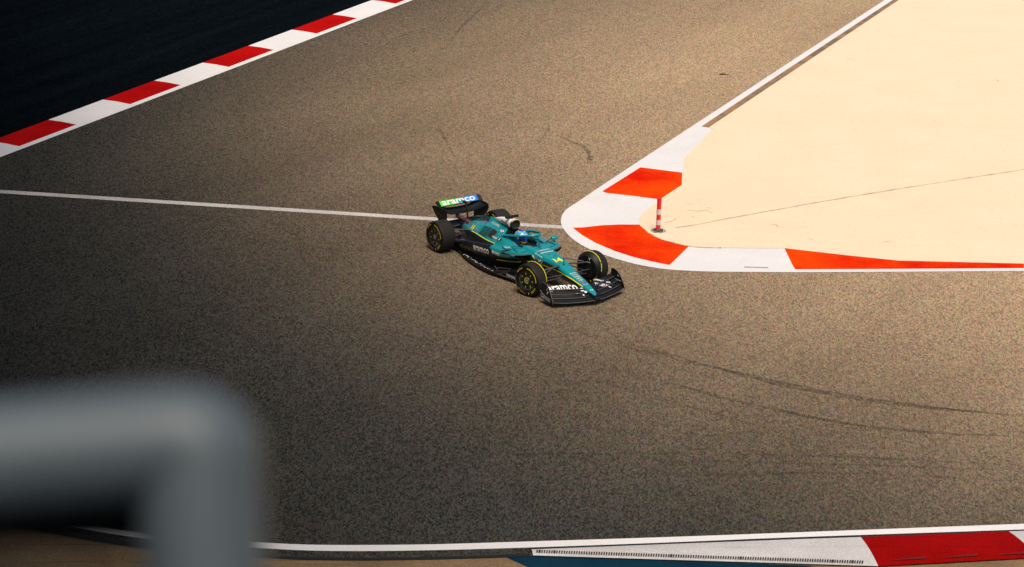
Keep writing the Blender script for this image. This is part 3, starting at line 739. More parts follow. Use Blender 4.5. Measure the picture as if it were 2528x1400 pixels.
# small marks on the black flank
prL = prS
for cx, cz, w_, c_ in ((-2.86, .42, .05, 2), (-2.80, .41, .04, 3)):
    dc.put((np.array([(cx-w_/2, cz-.03), (cx+w_/2, cz-.045), (cx+w_/2, cz+.02), (cx-w_/2, cz+.035)]), [(0, 1, 2, 3)]), prC, c_)
side_text('Valvoline', -2.64, .30, .03, 4, .02, .2, -.05)
dc.build('lettering', [m_dwhite, m_dyel, m_dred, m_dblue, m_dgrey, m_carb], body)

# lettering on nose
dn = Decals(); prN = projector(nb, (0, 0, 0), (0, 1, 0), (-1, 0, 0), (0, 0, -1), .005)
def nose_text(body_, x, y, hgt, wd, mi, bold=.02):
    vf = text2d(body_, hgt, bold, wd); dn.put((np.array([(y+u, -x+v) for u, v in vf[0]]), vf[1]), prN, mi)
nose_text('14', -.16, .0, .17, .20, 1, .055)
nose_text('cognizant', -.70, -.01, .05, .34, 0, .03); nose_text('servicenow', -.58, .0, .05, .34, 0, .03)
for k, (tx, wd) in enumerate((('elemis', .17), ('NetApp', .15), ('MAADEN', .15), ('xerox', .13), ('WEX', .12))): nose_text(tx, .40+k*.075, 0, .038, wd, 0, .02)
dn.put((np.array([(-.07, -.80), (.0, -.83), (.005, -.79), (-.03, -.775)]), [(0, 1, 2, 3)]), prN, 2)
dn.put((np.array([(.005, -.79), (.0, -.83), (.05, -.84), (.055, -.78)]), [(0, 1, 2, 3)]), prN, 3)
nose_text('Valvoline', .875, 0, .022, .13, 0, .02); nose_text('aramco', 1.10, 0, .03, .09, 0, .02)
for cx_, cy_ in ((-.47, -.02), (-.27, -.04)): dn.put(disc2d(cy_, -cx_, .018, .018), prN, 4)
prNS = projector(nb, (0, -1, 0), (1, 0, 0), (0, 0, 1), (0, 1, 0), .012)
# winged badge on the side of the cell
def badge(cx, cz, s_, rise):
    up = [(-1, .42), (-.45, .22), (-.2, .20), (0, .26), (.2, .20), (.45, .22), (1, .42), (.8, -.02), (.5, -.28), (.2, -.30), (0, -.36), (-.2, -.30), (-.5, -.28), (-.8, -.02)]
    q = np.array([(cx+u*s_, cz+v*s_*.75+u*s_*rise) for u, v in up])
    c_ = np.array([[cx, cz]]); n_ = len(q)
    dn.put((np.vstack([c_, q]), [(0, 1+i, 1+(i+1) % n_) for i in range(n_)]), prNS, 0)
    ins = np.array([(cx+u*s_*.42, cz+v*s_*.22+u*s_*.42*rise) for u, v in ((-1, .1), (-.6, .5), (.6, .5), (1, .1), (.6, -.5), (-.6, -.5))])
    dn.put((ins, [tuple(range(6))]), projector(nb, (0, -1, 0), (1, 0, 0), (0, 0, 1), (0, 1, 0), .017), 4)
badge(-.575, .555, .15, -.15)
vf = text2d('Citi Honda', .026, .02, .24); dn.put((np.array([(-.56+u, .655+v-u*.15) for u, v in vf[0]]), vf[1]), prNS, 0)
# yellow side line
def side_line(mbx, pts, wd, mi):
    pts = catmull(pts, 5); vs = []
    for x_, z_ in pts:
        a_, b_ = prNS(x_, z_+wd/2), prNS(x_, z_-wd/2)
        if a_ and b_: vs += [a_, b_]
    mbx.add(vs, [(2*i, 2*i+1, 2*i+3, 2*i+2) for i in range(len(vs)//2-1)], mi)
side_line(dn.mb, [(-.95, .42), (-.66, .455), (-.35, .47), (-.15, .462), (.15, .455), (.31, .43), (.6, .39), (.9, .325)], .02, 1)
vf = text2d('SentinelOne', .022, .02, .25); dn.put((np.array([(.70+u, .30+v-u*.17) for u, v in vf[0]]), vf[1]), prNS, 4)
dn.build('lettering', [m_dwhite, m_dyel, m_dred, m_dblue, m_dteal], nose)
# lower yellow stripe on the near and far flank
for s_ in (-1, 1):
    mb = MB(); pts = []
    for i in range(16):
        t = i/15; x_ = -1.56+.62*t; z_ = .335+.085*t
        h_ = bb.ray_cast(Vector((x_, s_*2, z_)), Vector((0, -s_, 0)))
        if h_[0]: pts.append(h_[0]+Vector((0, s_*.004, 0)))
    mb.tube(pts, .009, 5); mb.build('stripe', m_dyel, body)

# ---- sidepod lips (flat fin ahead of the inlet) and inlets
for s_ in (-1, 1):
    mb = MB(); ol = [(-.80, .30), (-.83, .46), (-.92, .60), (-1.08, .69), (-1.30, .725), (-1.30, .45), (-1.0, .28)]
    mb.plate([(x_, s_*y_, .632) for x_, y_ in ol], (0, 0, 1), .02, 0)
    mb.plate([(x_+.012, s_*(y_+.012), .616) for x_, y_ in ol], (0, 0, 1), .012, 1)
    mb.build('sidepod_lip', [m_teal, m_grey], car, smooth=None)
dl = Decals()
def flat_text(dc_, body_, x_, y_, z_, U, V, hgt, wd, mi, bold=.02):
    vf = text2d(body_, hgt, bold, wd); U, V = Vector(U), Vector(V)
    dc_.put(vf, lambda u, v: tuple(Vector((x_, y_, z_))+U*u+V*v), mi)
for s_ in (-1, 1):
    o_ = Vector((-1.02, s_*.52, .647))
    dl.put((np.array([(-.05, -.02), (.0, -.02), (.0, .02), (-.05, .02)]), [(0, 1, 2, 3)]), lambda u, v, o_=o_: tuple(o_+Vector((u, v, 0))), 3)
    dl.put((np.array([(.0, -.02), (.04, -.02), (.04, .02), (.0, .02)]), [(0, 1, 2, 3)]), lambda u, v, o_=o_: tuple(o_+Vector((u, v, 0))), 1)
lip = [o for o in car.children if o.name.startswith('sidepod_lip')][0]
dl.build('lettering', [m_dwhite, mat('decal_green', (.05, .45, .03), .4), m_dred, m_dblue], lip)

# ---- air intake with white shell
mb = MB(); rg = []; n = 28
def oval(x_, cz, hw, hh, p=2.6):
    out = []
    for k in range(n):
        a = 2*math.pi*k/n; c_, s_ = math.cos(a), math.sin(a)
        out.append((x_, hw*math.copysign(abs(c_)**(2/p), c_), cz+hh*math.copysign(abs(s_)**(2/p), s_)))
    return out
spec = [(-1.805, .985, .085, .078), (-1.78, .985, .112, .098), (-1.79, .985, .125, .106), (-1.83, .985, .13, .11), (-1.95, .985, .125, .105), (-2.15, .975, .105, .09), (-2.35, .955, .07, .065), (-2.50, .935, .035, .04), (-2.58, .925, .01, .015)]
for i, s_ in enumerate(spec):
    rg.append(oval(*s_))
def imat(i, k):
    if i < 2: return 1
    if i < 3: return 2
    a = (k+.5)/n*2*math.pi
    return 0 if math.sin(a) > -.45 else 2
mb.loft(rg, 1, mf=imat)
mb2 = mb
intake = mb.build('air_intake', [m_dwhite, m_int, m_carb], car, smooth=50)
ib = mb2.bvh(); di = Decals()
vf = text2d('MAADEN', .062, .03, .30); di.put((np.array([(-2.06+u, .975+v-u*.10) for u, v in vf[0]]), vf[1]), projector(ib, (0, -1, 0), (1, 0, 0), (0, 0, 1), (0, 1, 0), .004), 0)
di.mb.tube([(-1.80, y_, .985+.112*math.sqrt(max(0, 1-(abs(y_)/.135)**2.6))) for y_ in [(-.11+.022*i) for i in range(11)]], .006, 5, 1)
di.build('lettering', [m_dteal, m_dyel], intake)
mb = MB()
for s_ in (-1, 1): mb.tube([(-1.83, s_*.05, .90), (-1.90, s_*.13, .80), (-1.93, s_*.17, .74)], [.028, .032, .04], 8)
mb.tube([(-1.86, 0, .90), (-1.93, 0, .76)], .05, 8)
mb.box((-1.86, 0, .77), (.10, .34, .12), 0)
mb.build('roll_hoop', m_carb, car)
# camera bar above the intake
mb = MB(); mb.tube([(-1.95, 0, 1.07), (-1.95, 0, 1.13)], .035, 10)
mb.tube([(-1.95, -.18, 1.135), (-1.95, -.165, 1.135), (-1.95, .165, 1.135), (-1.95, .18, 1.135)], [.012, .030, .030, .012], 10)
for s_ in (-1, 1): mb.box((-1.915, s_*.13, 1.135), (.02, .06, .045))
mb.build('roll_hoop_camera', m_carb, car)
# antennas
mb = MB(); mb.tube([(.06, 0, .565), (.05, 0, .71)], .007, 6); mb.tube([(.06, 0, .562), (.06, 0, .58)], .018, 8); mb.build('antenna', m_carb, car)
mb = MB(); mb.tube([(-.35, .06, .64), (-.35, .06, .69)], .005, 5); mb.build('pitot_tube', m_carb, car)
# ---- halo
hp = [(-1.90, -.335, .73), (-1.75, -.33, .79), (-1.55, -.315, .845), (-1.3, -.285, .895), (-1.12, -.215, .935), (-1.0, -.12, .958), (-.965, -.04, .965)]
hp = hp + [(x_, -y_, z_) for x_, y_, z_ in reversed(hp)]
hp = [Vector(p) for p in catmull(hp, 4)]
mb = MB(); nh = 14; rings = []
for i, p in enumerate(hp):
    t = (hp[min(i+1, len(hp)-1)]-hp[max(i-1, 0)]).normalized(); a = t.cross(Vector((0, 0, 1))).normalized(); b_ = a.cross(t).normalized()
    if a.dot(Vector((-p.x*0, p.y, 0))) < 0 and abs(p.y) > .05: pass
    rings.append([p+a*math.cos(2*math.pi*k/nh)*.028+b_*math.sin(2*math.pi*k/nh)*.032 for k in range(nh)])
mb.loft(rings, 0, mf=lambda i, k: 0 if math.sin((k+.5)/nh*2*math.pi) > -.25 else 1)
mb.loft([[(x_-w_*.6, -w_*.5, z_), (x_+w_, 0, z_), (x_-w_*.6, w_*.5, z_), (x_-w_*1.6, 0, z_-.0)] for x_, w_, z_ in ((-.955, .045, .965), (-.91, .026, .88), (-.865, .022, .78), (-.82, .028, .70), (-.80, .034, .685))], 0)
halo = mb.build('halo', [m_teal, m_carb], car, smooth=50)
dh = Decals(); flat_text(dh, 'aramco', -1.12, -.255, .975, (.78, .60, .17), (-.45, .6, .6), .025, .17, 0)
dh.build('lettering', [m_dwhite], halo)
# headrest, steering wheel, dash, windscreen-less front edge
for s_ in (-1, 1):
    mb = MB(); mb.loft([[(x_, s_*.15, .60), (x_, s_*.15, .715), (x_, s_*.245, .725), (x_, s_*.245, .60)] for x_ in (-1.35, -1.5, -1.7, -1.84)], 0); mb.build('cockpit_padding', m_dteal, car, smooth=30)
mb = MB(); mb.box((-1.80, 0, .66), (.09, .32, .16), 0)
mb.build('headrest', m_dteal, car, smooth=30)
mb = MB(); mb.box((-1.06, 0, .62), (.03, .24, .10), 0, Matrix.Rotation(R(-25), 4, 'Y')); mb.tube([(-1.05, 0, .61), (-.93, 0, .58)], .02, 8)
for s_ in (-1, 1): mb.tube([(-1.07, s_*.14, .67), (-1.05, s_*.145, .62), (-1.03, s_*.13, .57)], .014, 8)
mb.build('steering_wheel', m_int, car)
for s_ in (-1, 1):
    mb = MB(); mb.loft([[(x_, s_*y0, z_), (x_, s_*y1, z_-.02), (x_, s_*y1, z_-.028), (x_, s_*y0, z_-.01)] for x_, y0, y1, z_ in ((-1.12, .262, .31, .712), (-1.4, .275, .345, .722), (-1.7, .28, .36, .752))], 0)
    mb.build('cockpit_trim', m_carb, car, smooth=30)
    mb = MB(); mb.tube([(-1.30, s_*.44, .672), (-1.12, s_*.50, .664), (-.98, s_*.52, .655)], .008, 5); mb.build('inlet_seam', m_carb, car)
# ---- mirrors
for s_ in (-1, 1):
    mb = MB(); M_ = Matrix.Rotation(R(8*s_), 4, 'Z'); cxm, cym, czm = -1.20, s_*.66, .735
    rg = []
    for dx, a_, b_ in ((-.045, .095, .036), (-.03, .105, .042), (.02, .10, .040), (.05, .08, .028), (.062, .04, .012)):
        rg.append([M_ @ Vector((dx, a_*math.copysign(abs(math.cos(q))**.6, math.cos(q)), b_*math.copysign(abs(math.sin(q))**.6, math.sin(q))))+Vector((cxm, cym, czm)) for q in [2*math.pi*k/16 for k in range(16)]])
    mb.loft(rg, 0)
    mb.tube([(cxm, cym, czm-.035), (cxm-.01, cym, .64)], .010, 6, 1)
    mb.tube([(cxm, s_*.57, czm-.01), (-1.06, s_*.30, .715)], .012, 6, 1, flat=.6)
    mi_ = mb.build('mirror', [m_teal, m_carb], car, smooth=50)
    if s_ < 0:
        dm = Decals(); vf = text2d('BOSS', .035, .04, .12)
        mbv = mb.bvh(); dm.put((np.array([(cym+u, czm+v) for u, v in vf[0]]), vf[1]), projector(mbv, (0, 0, 0), (0, 1, 0), (0, 0, 1), (-1, 0, 0), .004), 0)
        dm.build('lettering', [m_dwhite], mi_)

# ---- floor
mb = MB()
fl = [(-.60, .22), (-.62, .50), (-.66, .70), (-.80, .725), (-1.0, .735), (-1.25, .79), (-1.6, .86), (-2.0, .85), (-2.4, .80), (-2.9, .68), (-3.2, .57), (-3.9, .50)]
pts = [(x_, -y_, .075) for x_, y_ in fl]+[(x_, y_, .075) for x_, y_ in reversed(fl)]
mb.plate(pts, (0, 0, 1), .04, 0)
floor_o = mb.build('floor', m_carbg, car, smooth=None)
for s_ in (-1, 1):                          # raised edge wing along the floor
    mb = MB(); e_ = [(-1.25, .80, .10), (-1.6, .87, .115), (-2.0, .86, .12), (-2.4, .81, .12), (-2.85, .70, .12)]
    mb.loft([[(x_, s_*y_, z_), (x_, s_*(y_-.07), z_+.022), (x_, s_*(y_-.07), z_+.014), (x_, s_*y_, z_-.01)] for x_, y_, z_ in e_], 0)
    mb.build('edge_wing', m_carbg, floor_o, smooth=30)
dfl = Decals(); random.seed(3)
for k in range(15):                          # worn white script along the edge
    t = k/14; x_ = -2.70+1.25*t; y_ = -(.74+.11*math.sin(min(1, t*1.2)*1.6)); z_ = .145
    for q in range(2):
        dx, dy = random.uniform(-.02, .02), random.uniform(-.02, .03); l_ = random.uniform(.008, .028); w_ = random.uniform(.005, .010)
        a = random.uniform(-.8, .8); c_, s_ = math.cos(a), math.sin(a)
        dfl.mb.sheet([(x_+dx+u*c_-v*s_, y_+dy+u*s_+v*c_, z_) for u, v in ((-l_, -w_), (l_, -w_), (l_, w_), (-l_, w_))], 0)
dfl.build('lettering', [m_dwhite], floor_o, join=True)
# vertical vanes at the front of the floor
for s_ in (-1, 1):
    for k, (y0, y1) in enumerate(((.34, .44), (.46, .56), (.58, .66))):
        mb = MB(); mb.loft([[(x_, s_*(yy-.006), .09), (x_, s_*(yy-.006), zz), (x_, s_*(yy+.006), zz), (x_, s_*(yy+.006), .09)] for x_, yy, zz in ((-.58, y0, .16), (-.72, y0+.02, .26), (-.95, y1, .28), (-1.15, y1+.02, .20))], 0); mb.build('floor_fence', m_carbg, car, smooth=30)
    mb = MB(); mb.loft([[(x_, s_*(yy-.006), .09), (x_, s_*(yy-.006), zz), (x_, s_*(yy+.006), zz), (x_, s_*(yy+.006), .09)] for x_, yy, zz in ((-.40, .69, .17), (-.60, .70, .20), (-.8, .715, .205), (-1.05, .725, .19), (-1.25, .74, .10))], 0); v_o = mb.build('floor_fence', m_carbg, car, smooth=30)
    if s_ < 0: vanes = v_o
dv = Decals(); vf = text2d('cognizant', .098, .02, .66); dv.put(vf, lambda u, v: (-.73+u, -.744, .145+v), 0)
dv.build('lettering', [m_dwhite], vanes)
for s_ in (-1, 1):
    for a_, b_ in (((-1.42, .73, .20), (-1.02, .66, .27)), ((-1.38, .78, .14), (-1.0, .70, .235)), ((-1.30, .80, .11), (-1.02, .735, .19)), ((-1.55, .72, .20), (-1.38, .76, .17)), ((-1.30, .80, .10), (-.93, .75, .098))):
        mb = MB(); mb.tube([(a_[0], s_*a_[1], a_[2]), (b_[0], s_*b_[1], b_[2])], .014, 6, flat=.7); mb.build('floor_stay', m_arm, car)

# ---- wing elements
def wing_strip(mb, st, th=.012, mi=0, side=0, n=7, camber=.10):
    """st: list of (y, (xL,zL), (xT,zT)); closed thin section lofted along y"""
    rings = []
    for y_, Lp, Tp in st:
        up = []; lo = []
        for i in range(n):
            t = i/(n-1); x_ = Lp[0]+(Tp[0]-Lp[0])*t; z_ = Lp[1]+(Tp[1]-Lp[1])*t; ch = math.hypot(Tp[0]-Lp[0], Tp[1]-Lp[1])
            sag = -camber*ch*4*t*(1-t); thk = th*(1.0 if t < .1 else 1-.75*t)
            up.append((x_, y_, z_+sag+thk/2)); lo.append((x_, y_, z_+sag-thk/2))
        rings.append(up+lo[::-1])
    mb.loft(rings, mi)
FWst = [(.07, (1.325, .13), (.86, .285)), (.2, (1.275, .115), (.83, .30)), (.4, (1.205, .105), (.775, .315)), (.6, (1.14, .108), (.70, .325)), (.78, (1.085, .118), (.62, .325)), (.95, (1.02, .14), (.55, .31))]
def fw_pt(q, s_):
    y_, L_, T_ = q; s_ = max(s_, 0) if s_ < 1 else s_; return (L_[0]+(T_[0]-L_[0])*s_, L_[1]+(T_[1]-L_[1])*s_**1.35)
mb = MB(); fwall = MB()
els = [(0, .27), (.27, .50), (.50, .75), (.74, 1.0)]
fw = None
for k, (a_, b_) in enumerate(els):
    m1 = MB()
    for s_ in (-1, 1):
        st = []
        for q in FWst:
            A_, B_ = fw_pt(q, a_), fw_pt(q, b_); up = .016*k
            st.append((s_*q[0], (A_[0]+.012*(k > 0), A_[1]+up), (B_[0], B_[1]+up*.8)))
        wing_strip(m1, st, .014, 0)
    if k == 0:
        wing_strip(m1, [(-.08, (1.32, .13), (1.2, .14)), (0, (1.345, .137), (1.2, .14)), (.08, (1.32, .13), (1.2, .14))], .014, 0)
        fw = m1.build('front_wing', m_carbg, car, smooth=40)
    else: m1.build('flap', m_carbg, fw, smooth=40)
    fwall.add(m1.v, m1.f, 0)
prox = MB(); q_ = FWst; 
for s_ in (-1, 1):
    g_ = [[(fw_pt(q, k/12)[0], s_*q[0], fw_pt(q, k/12)[1]+.006+.036*k/12) for k in range(-1, 14)] for q in [FWst[0], *FWst[1:]]]
    prox.loft(g_, 0, closed=False, cap=False)
fb = prox.bvh(); df = Decals(); prF = projector(fb, (0, 0, 1), (0, 1, 0), (-1, 0, 0), (0, 0, -1), .006)
vf = text2d('aramco', .125, .022, .64); df.put((np.array([(-.54+u, -.77+v-u*.33) for u, v in vf[0]]), vf[1]), prF, 0)
for cy_, cx_, w_, h_ in ((-.15, .95, .05, .05), (-.11, 1.03, .03, .03), (-.20, 1.08, .02, .02), (-.33, 1.0, .04, .014)): df.put(disc2d(cy_, -cx_, w_, h_, 10), prF, 0)
vf = text2d('Arabian Digital', .06, .03, .42); df.put((np.array([(.50+u, -.80+v-u*.15) for u, v in vf[0]]), vf[1]), prF, 0)
vf = text2d('DIGITAL', .075, .04, .38); df.put((np.array([(.46+u, -.90+v-u*.15) for u, v in vf[0]]), vf[1]), prF, 0)
df.build('lettering', [m_dwhite], fw)
# slot outlines
mb = MB()
for s_ in (-1, 1):
    for kk in (.27, .5, .75):
        P_ = []
        for q in FWst[1:]:
            A_ = fw_pt(q, kk); P_.append((A_[0]+.012, s_*q[0], A_[1]+.02+.016*els.index([e for e in els if abs(e[0]-kk) < .011][0])))
        mb.tube(P_, .004, 4)
    mb.tube([(q[1][0]+.004, s_*q[0], q[1][1]) for q in FWst], .006, 5)
mb.build('wing_edge', m_grey, fw)
# front endplates
for s_ in (-1, 1):
    mb = MB(); ol = [(1.03, .975, .115), (.99, .975, .20), (.92, .968, .31), (.85, .960, .40), (.76, .952, .462), (.66, .947, .487), (.56, .945, .48), (.53, .95, .30), (.52, .96, .13), (.75, .97, .105)]
    mb.plate([(x_, s_*y_, z_) for x_, y_, z_ in ol], (0, 1, 0), .012, 0)
    ep = mb.build('endplate', m_carb, car, smooth=None)
    m2 = MB(); m2.tube([(x_, s_*y_, z_) for x_, y_, z_ in ol[:7]], .006, 5, 0); m2.build('endplate_edge', m_grey, ep)
    if s_ < 0: m3 = MB(); m3.tube([(.55, -.985, .30), (.66, -.99, .25), (.80, -.99, .20), (.93, -.985, .18)], .008, 6); m3.build('endplate_fin', m_grey, ep)
    de = Decals(); yy = s_*(.985) if s_ < 0 else .935
    if s_ < 0:
        vf = text2d('Glenfiddich', .085, .01, .34); de.put(vf, lambda u, v: (.75+u, -.984, .185+v-u*.12), 0)
        for pth in ([(.80, .40), (.775, .36), (.80, .32), (.84, .335)], [(.80, .32), (.785, .27)]):
            vs = []
            for x_, z_ in pth: vs += [(x_, -.976, z_+.008), (x_+.012, -.976, z_-.008)]
            de.mb.add(vs, [(2*i, 2*i+1, 2*i+3, 2*i+2) for i in range(len(pth)-1)], 0)
    else:
        vf = text2d('Pepperstone', .035, .02, .24); de.put(vf, lambda u, v: (.80-u, .944, .27+v), 0)
        vf = text2d('ok', .04, .03); de.put(vf, lambda u, v: (.80-u, .944, .37+v), 0)
    de.build('lettering', [m_dwhite], ep)
    # outer foot plate
# ---- rear wing
mb = MB(); rs_ = []
RW = [(0, (-3.90, .70), (-4.12, .80)), (.2, (-3.895, .705), (-4.12, .805)), (.34, (-3.87, .725), (-4.12, .825)), (.44, (-3.83, .765), (-4.12, .86)), (.52, (-3.77, .82), (-4.13, .90)), (.57, (-3.72, .865), (-4.15, .93))]
st = [(-q[0], q[1], q[2]) for q in reversed(RW[1:])]+RW
wing_strip(mb, st, .022, 0, camber=.14)
rwing = mb.build('rear_wing', m_carb, car, smooth=50)
mb = MB(); st = [(y_, (-4.02, .885), (-4.135, .995)) for y_ in (-.53, 0, .53)]
wing_strip(mb, st, .014, 0, camber=.04)
flp = mb.build('flap', m_carb, rwing, smooth=40)
for s_ in (-1, 1):
    mb = MB(); mb.loft([[(-4.0+a_, s_*y_, z0), (-4.14+a_, s_*y_, z1), (-4.155+a_, s_*y_, z1-.004), (-4.015+a_, s_*y_, z0-.006)] for y_, z0, z1, a_ in ((.532, .885, 1.0, 0), (.58, .89, 1.005, .01), (.62, .90, .99, .02))], 0)
    mb.build('wing_tip', m_carb, rwing, smooth=30)
# panel on the flap: green to blue
mp = bpy.data.materials.new('flap_panel'); mp.use_nodes = True; t_ = mp.node_tree; b_ = t_.nodes['Principled BSDF']; b_.inputs['Roughness'].default_value = .4
tc_ = t_.nodes.new('ShaderNodeTexCoord'); sx_ = t_.nodes.new('ShaderNodeSeparateXYZ'); t_.links.new(tc_.outputs['Object'], sx_.inputs[0])
mr_ = t_.nodes.new('ShaderNodeMapRange'); mr_.inputs['From Min'].default_value = -.48; mr_.inputs['From Max'].default_value = .48; t_.links.new(sx_.outputs['Y'], mr_.inputs['Value'])
cr_ = t_.nodes.new('ShaderNodeValToRGB'); e = cr_.color_ramp.elements; e[0].position = .05; e[0].color = (.10, .72, .01, 1); e[1].position = .9; e[1].color = (.0, .25, .78, 1)
for p_, c_ in ((.42, (.0, .58, .05, 1)), (.52, (.0, .42, .38, 1)), (.64, (.0, .33, .70, 1))):
    q = e.new(p_); q.color = c_
t_.links.new(mr_.outputs[0], cr_.inputs[0]); t_.links.new(cr_.outputs[0], b_.inputs['Base Color'])
mb = MB()
Lp, Tp = Vector((-4.02, 0, .885)), Vector((-4.135, 0, .995)); dd = (Tp-Lp); nn = Vector((dd.z, 0, -dd.x)).normalized()
if nn.x < 0: nn = -nn
def rwp(u, v, off): return Lp+dd*v+Vector((0, u, 0))+nn*off
mb.add([rwp(-.52, .06, .012), rwp(.52, .06, .012), rwp(.52, .5, .010), rwp(-.52, .5, .010), rwp(.52, .96, .010), rwp(-.52, .96, .010)], [(0, 1, 2, 3), (3, 2, 4, 5)], 0)
mb.build('panel', mp, rwing, smooth=None, fixn=False)
dr = Decals(); vf = text2d('aramco', .112, .024, .92); L_ = dd.length
dr.put(vf, lambda u, v: tuple(rwp(u-.01, .50+v/L_, .016)), 0)
dr.build('lettering', [m_dwhite], rwing)
for s_ in (-1, 1):
    mb = MB(); ol = [(-3.70, .57, .88), (-3.69, .58, .80), (-3.73, .56, .68), (-3.80, .52, .57), (-3.92, .47, .47), (-4.10, .46, .44), (-4.17, .50, .55), (-4.24, .56, .72), (-4.30, .60, .86), (-4.15, .60, .90)]
    cc = Vector((-3.95, s_*.545, .70)); vs = [Vector((x_, s_*y_, z_)) for x_, y_, z_ in ol]; k = len(vs)
    nrm = Vector((0, 1, 0))*.008
    mb.add([cc+nrm]+[v+nrm for v in vs]+[cc-nrm]+[v-nrm for v in vs], [(0, 1+i, 1+(i+1) % k) for i in range(k)]+[(k+1, k+2+(i+1) % k, k+2+i) for i in range(k)]+[(1+i, k+2+i, k+2+(i+1) % k, 1+(i+1) % k) for i in range(k)], 0)
    ep = mb.build('rear_endplate', m_carb, car, smooth=40)
    if s_ < 0:
        de = Decals(); vf = text2d('Pepperstone', .032, .01, .34)
        eb = mb.bvh(); de.put((np.array([(-3.98+u, .71+v-u*.34) for u, v in vf[0]]), vf[1]), projector(eb, (0, -1, 0), (1, 0, 0), (0, 0, 1), (0, 1, 0), .005), 0); de.build('lettering', [m_dgrey], ep)
# swan neck pylon and actuator pod, beam wing, exhaust, crash structure
mb = MB(); mb.tube([Vector(p) for p in catmull([(-3.70, 0, .50), (-3.70, 0, .62), (-3.72, 0, .80), (-3.77, 0, .93), (-3.84, 0, .985), (-3.93, 0, .975), (-4.03, 0, .93)], 4)], [.024-.0006*i for i in range(25)], 8)
mb.loft([oval(x_, .985, a_, a_*.8, 2.2) for x_, a_ in ((-3.74, .01), (-3.76, .028), (-3.82, .034), (-3.89, .028), (-3.93, .008))], 0)
mb.build('wing_pylon', m_carb, car)
mb = MB(); wing_strip(mb, [(y_, (-3.88, .43), (-4.08, .50)) for y_ in (-.47, 0, .47)], .02); wing_strip(mb, [(y_, (-3.80, .36), (-3.95, .40)) for y_ in (-.47, 0, .47)], .02)
mb.build('beam_wing', m_carb, car)
m_ex = mat('heat_tinted_titanium', (.42, .16, .04), .35, .6, noise=(9, (.05, .06, .22), .12))
mb = MB(); mb.tube([(-3.45, -.07, .565), (-3.7, -.07, .60), (-4.02, -.07, .615)], [.05, .05, .055], 14, 0, cap=False); mb.tube([(-3.5, -.07, .57), (-3.75, -.07, .6)], .04, 10, 1)
mb.build('exhaust', [m_ex, m_int], car)
mb = MB(); mb.loft([oval(x_, z_, a_, b_, 3) for x_, z_, a_, b_ in ((-3.5, .36, .16, .13), (-3.8, .35, .12, .10), (-4.1, .34, .09, .07), (-4.25, .34, .06, .05))], 0)
mb.box((-3.72, 0, .17), (.5, 1.0, .03)); 
for s_ in (-1, -.5, .5, 1): mb.box((-3.85, s_*.45, .17), (.45, .012, .2))
mb.build('crash_structure', m_carb, car, smooth=40)

# ---- suspension arms
def arm(pts, r=.016, f_=.55): 
    for s_ in (-1, 1):
        m = MB(); m.tube([(p[0], s_*p[1], p[2]) for p in pts], r, 10, flat=f_); m.build('suspension_arm', m_arm, car)
arm([(.08, .14, .575), (.02, .70, .50)], .030); arm([(-.42, .22, .56), (-.02, .70, .50)], .022); arm([(.16, .11, .33), (.03, .72, .24)], .022)
arm([(-.45, .18, .30), (-.03, .72, .22)], .020); arm([(-.06, .15, .53), (.0, .66, .30)], .014, .9); arm([(.26, .12, .42), (.10, .70, .36)], .016)
arm([(-3.25, .17, .50), (-3.58, .66, .50)], .02); arm([(-3.85, .12, .44), (-3.62, .66, .50)], .02); arm([(-3.15, .22, .30), (-3.58, .68, .24)], .02); arm([(-3.85, .14, .26), (-3.62, .68, .24)], .02); arm([(-3.35, .15, .44), (-3.55, .64, .28)], .014, .9)
arm([(-2.75, .56, .40), (-2.95, .70, .30)], .008, 1)

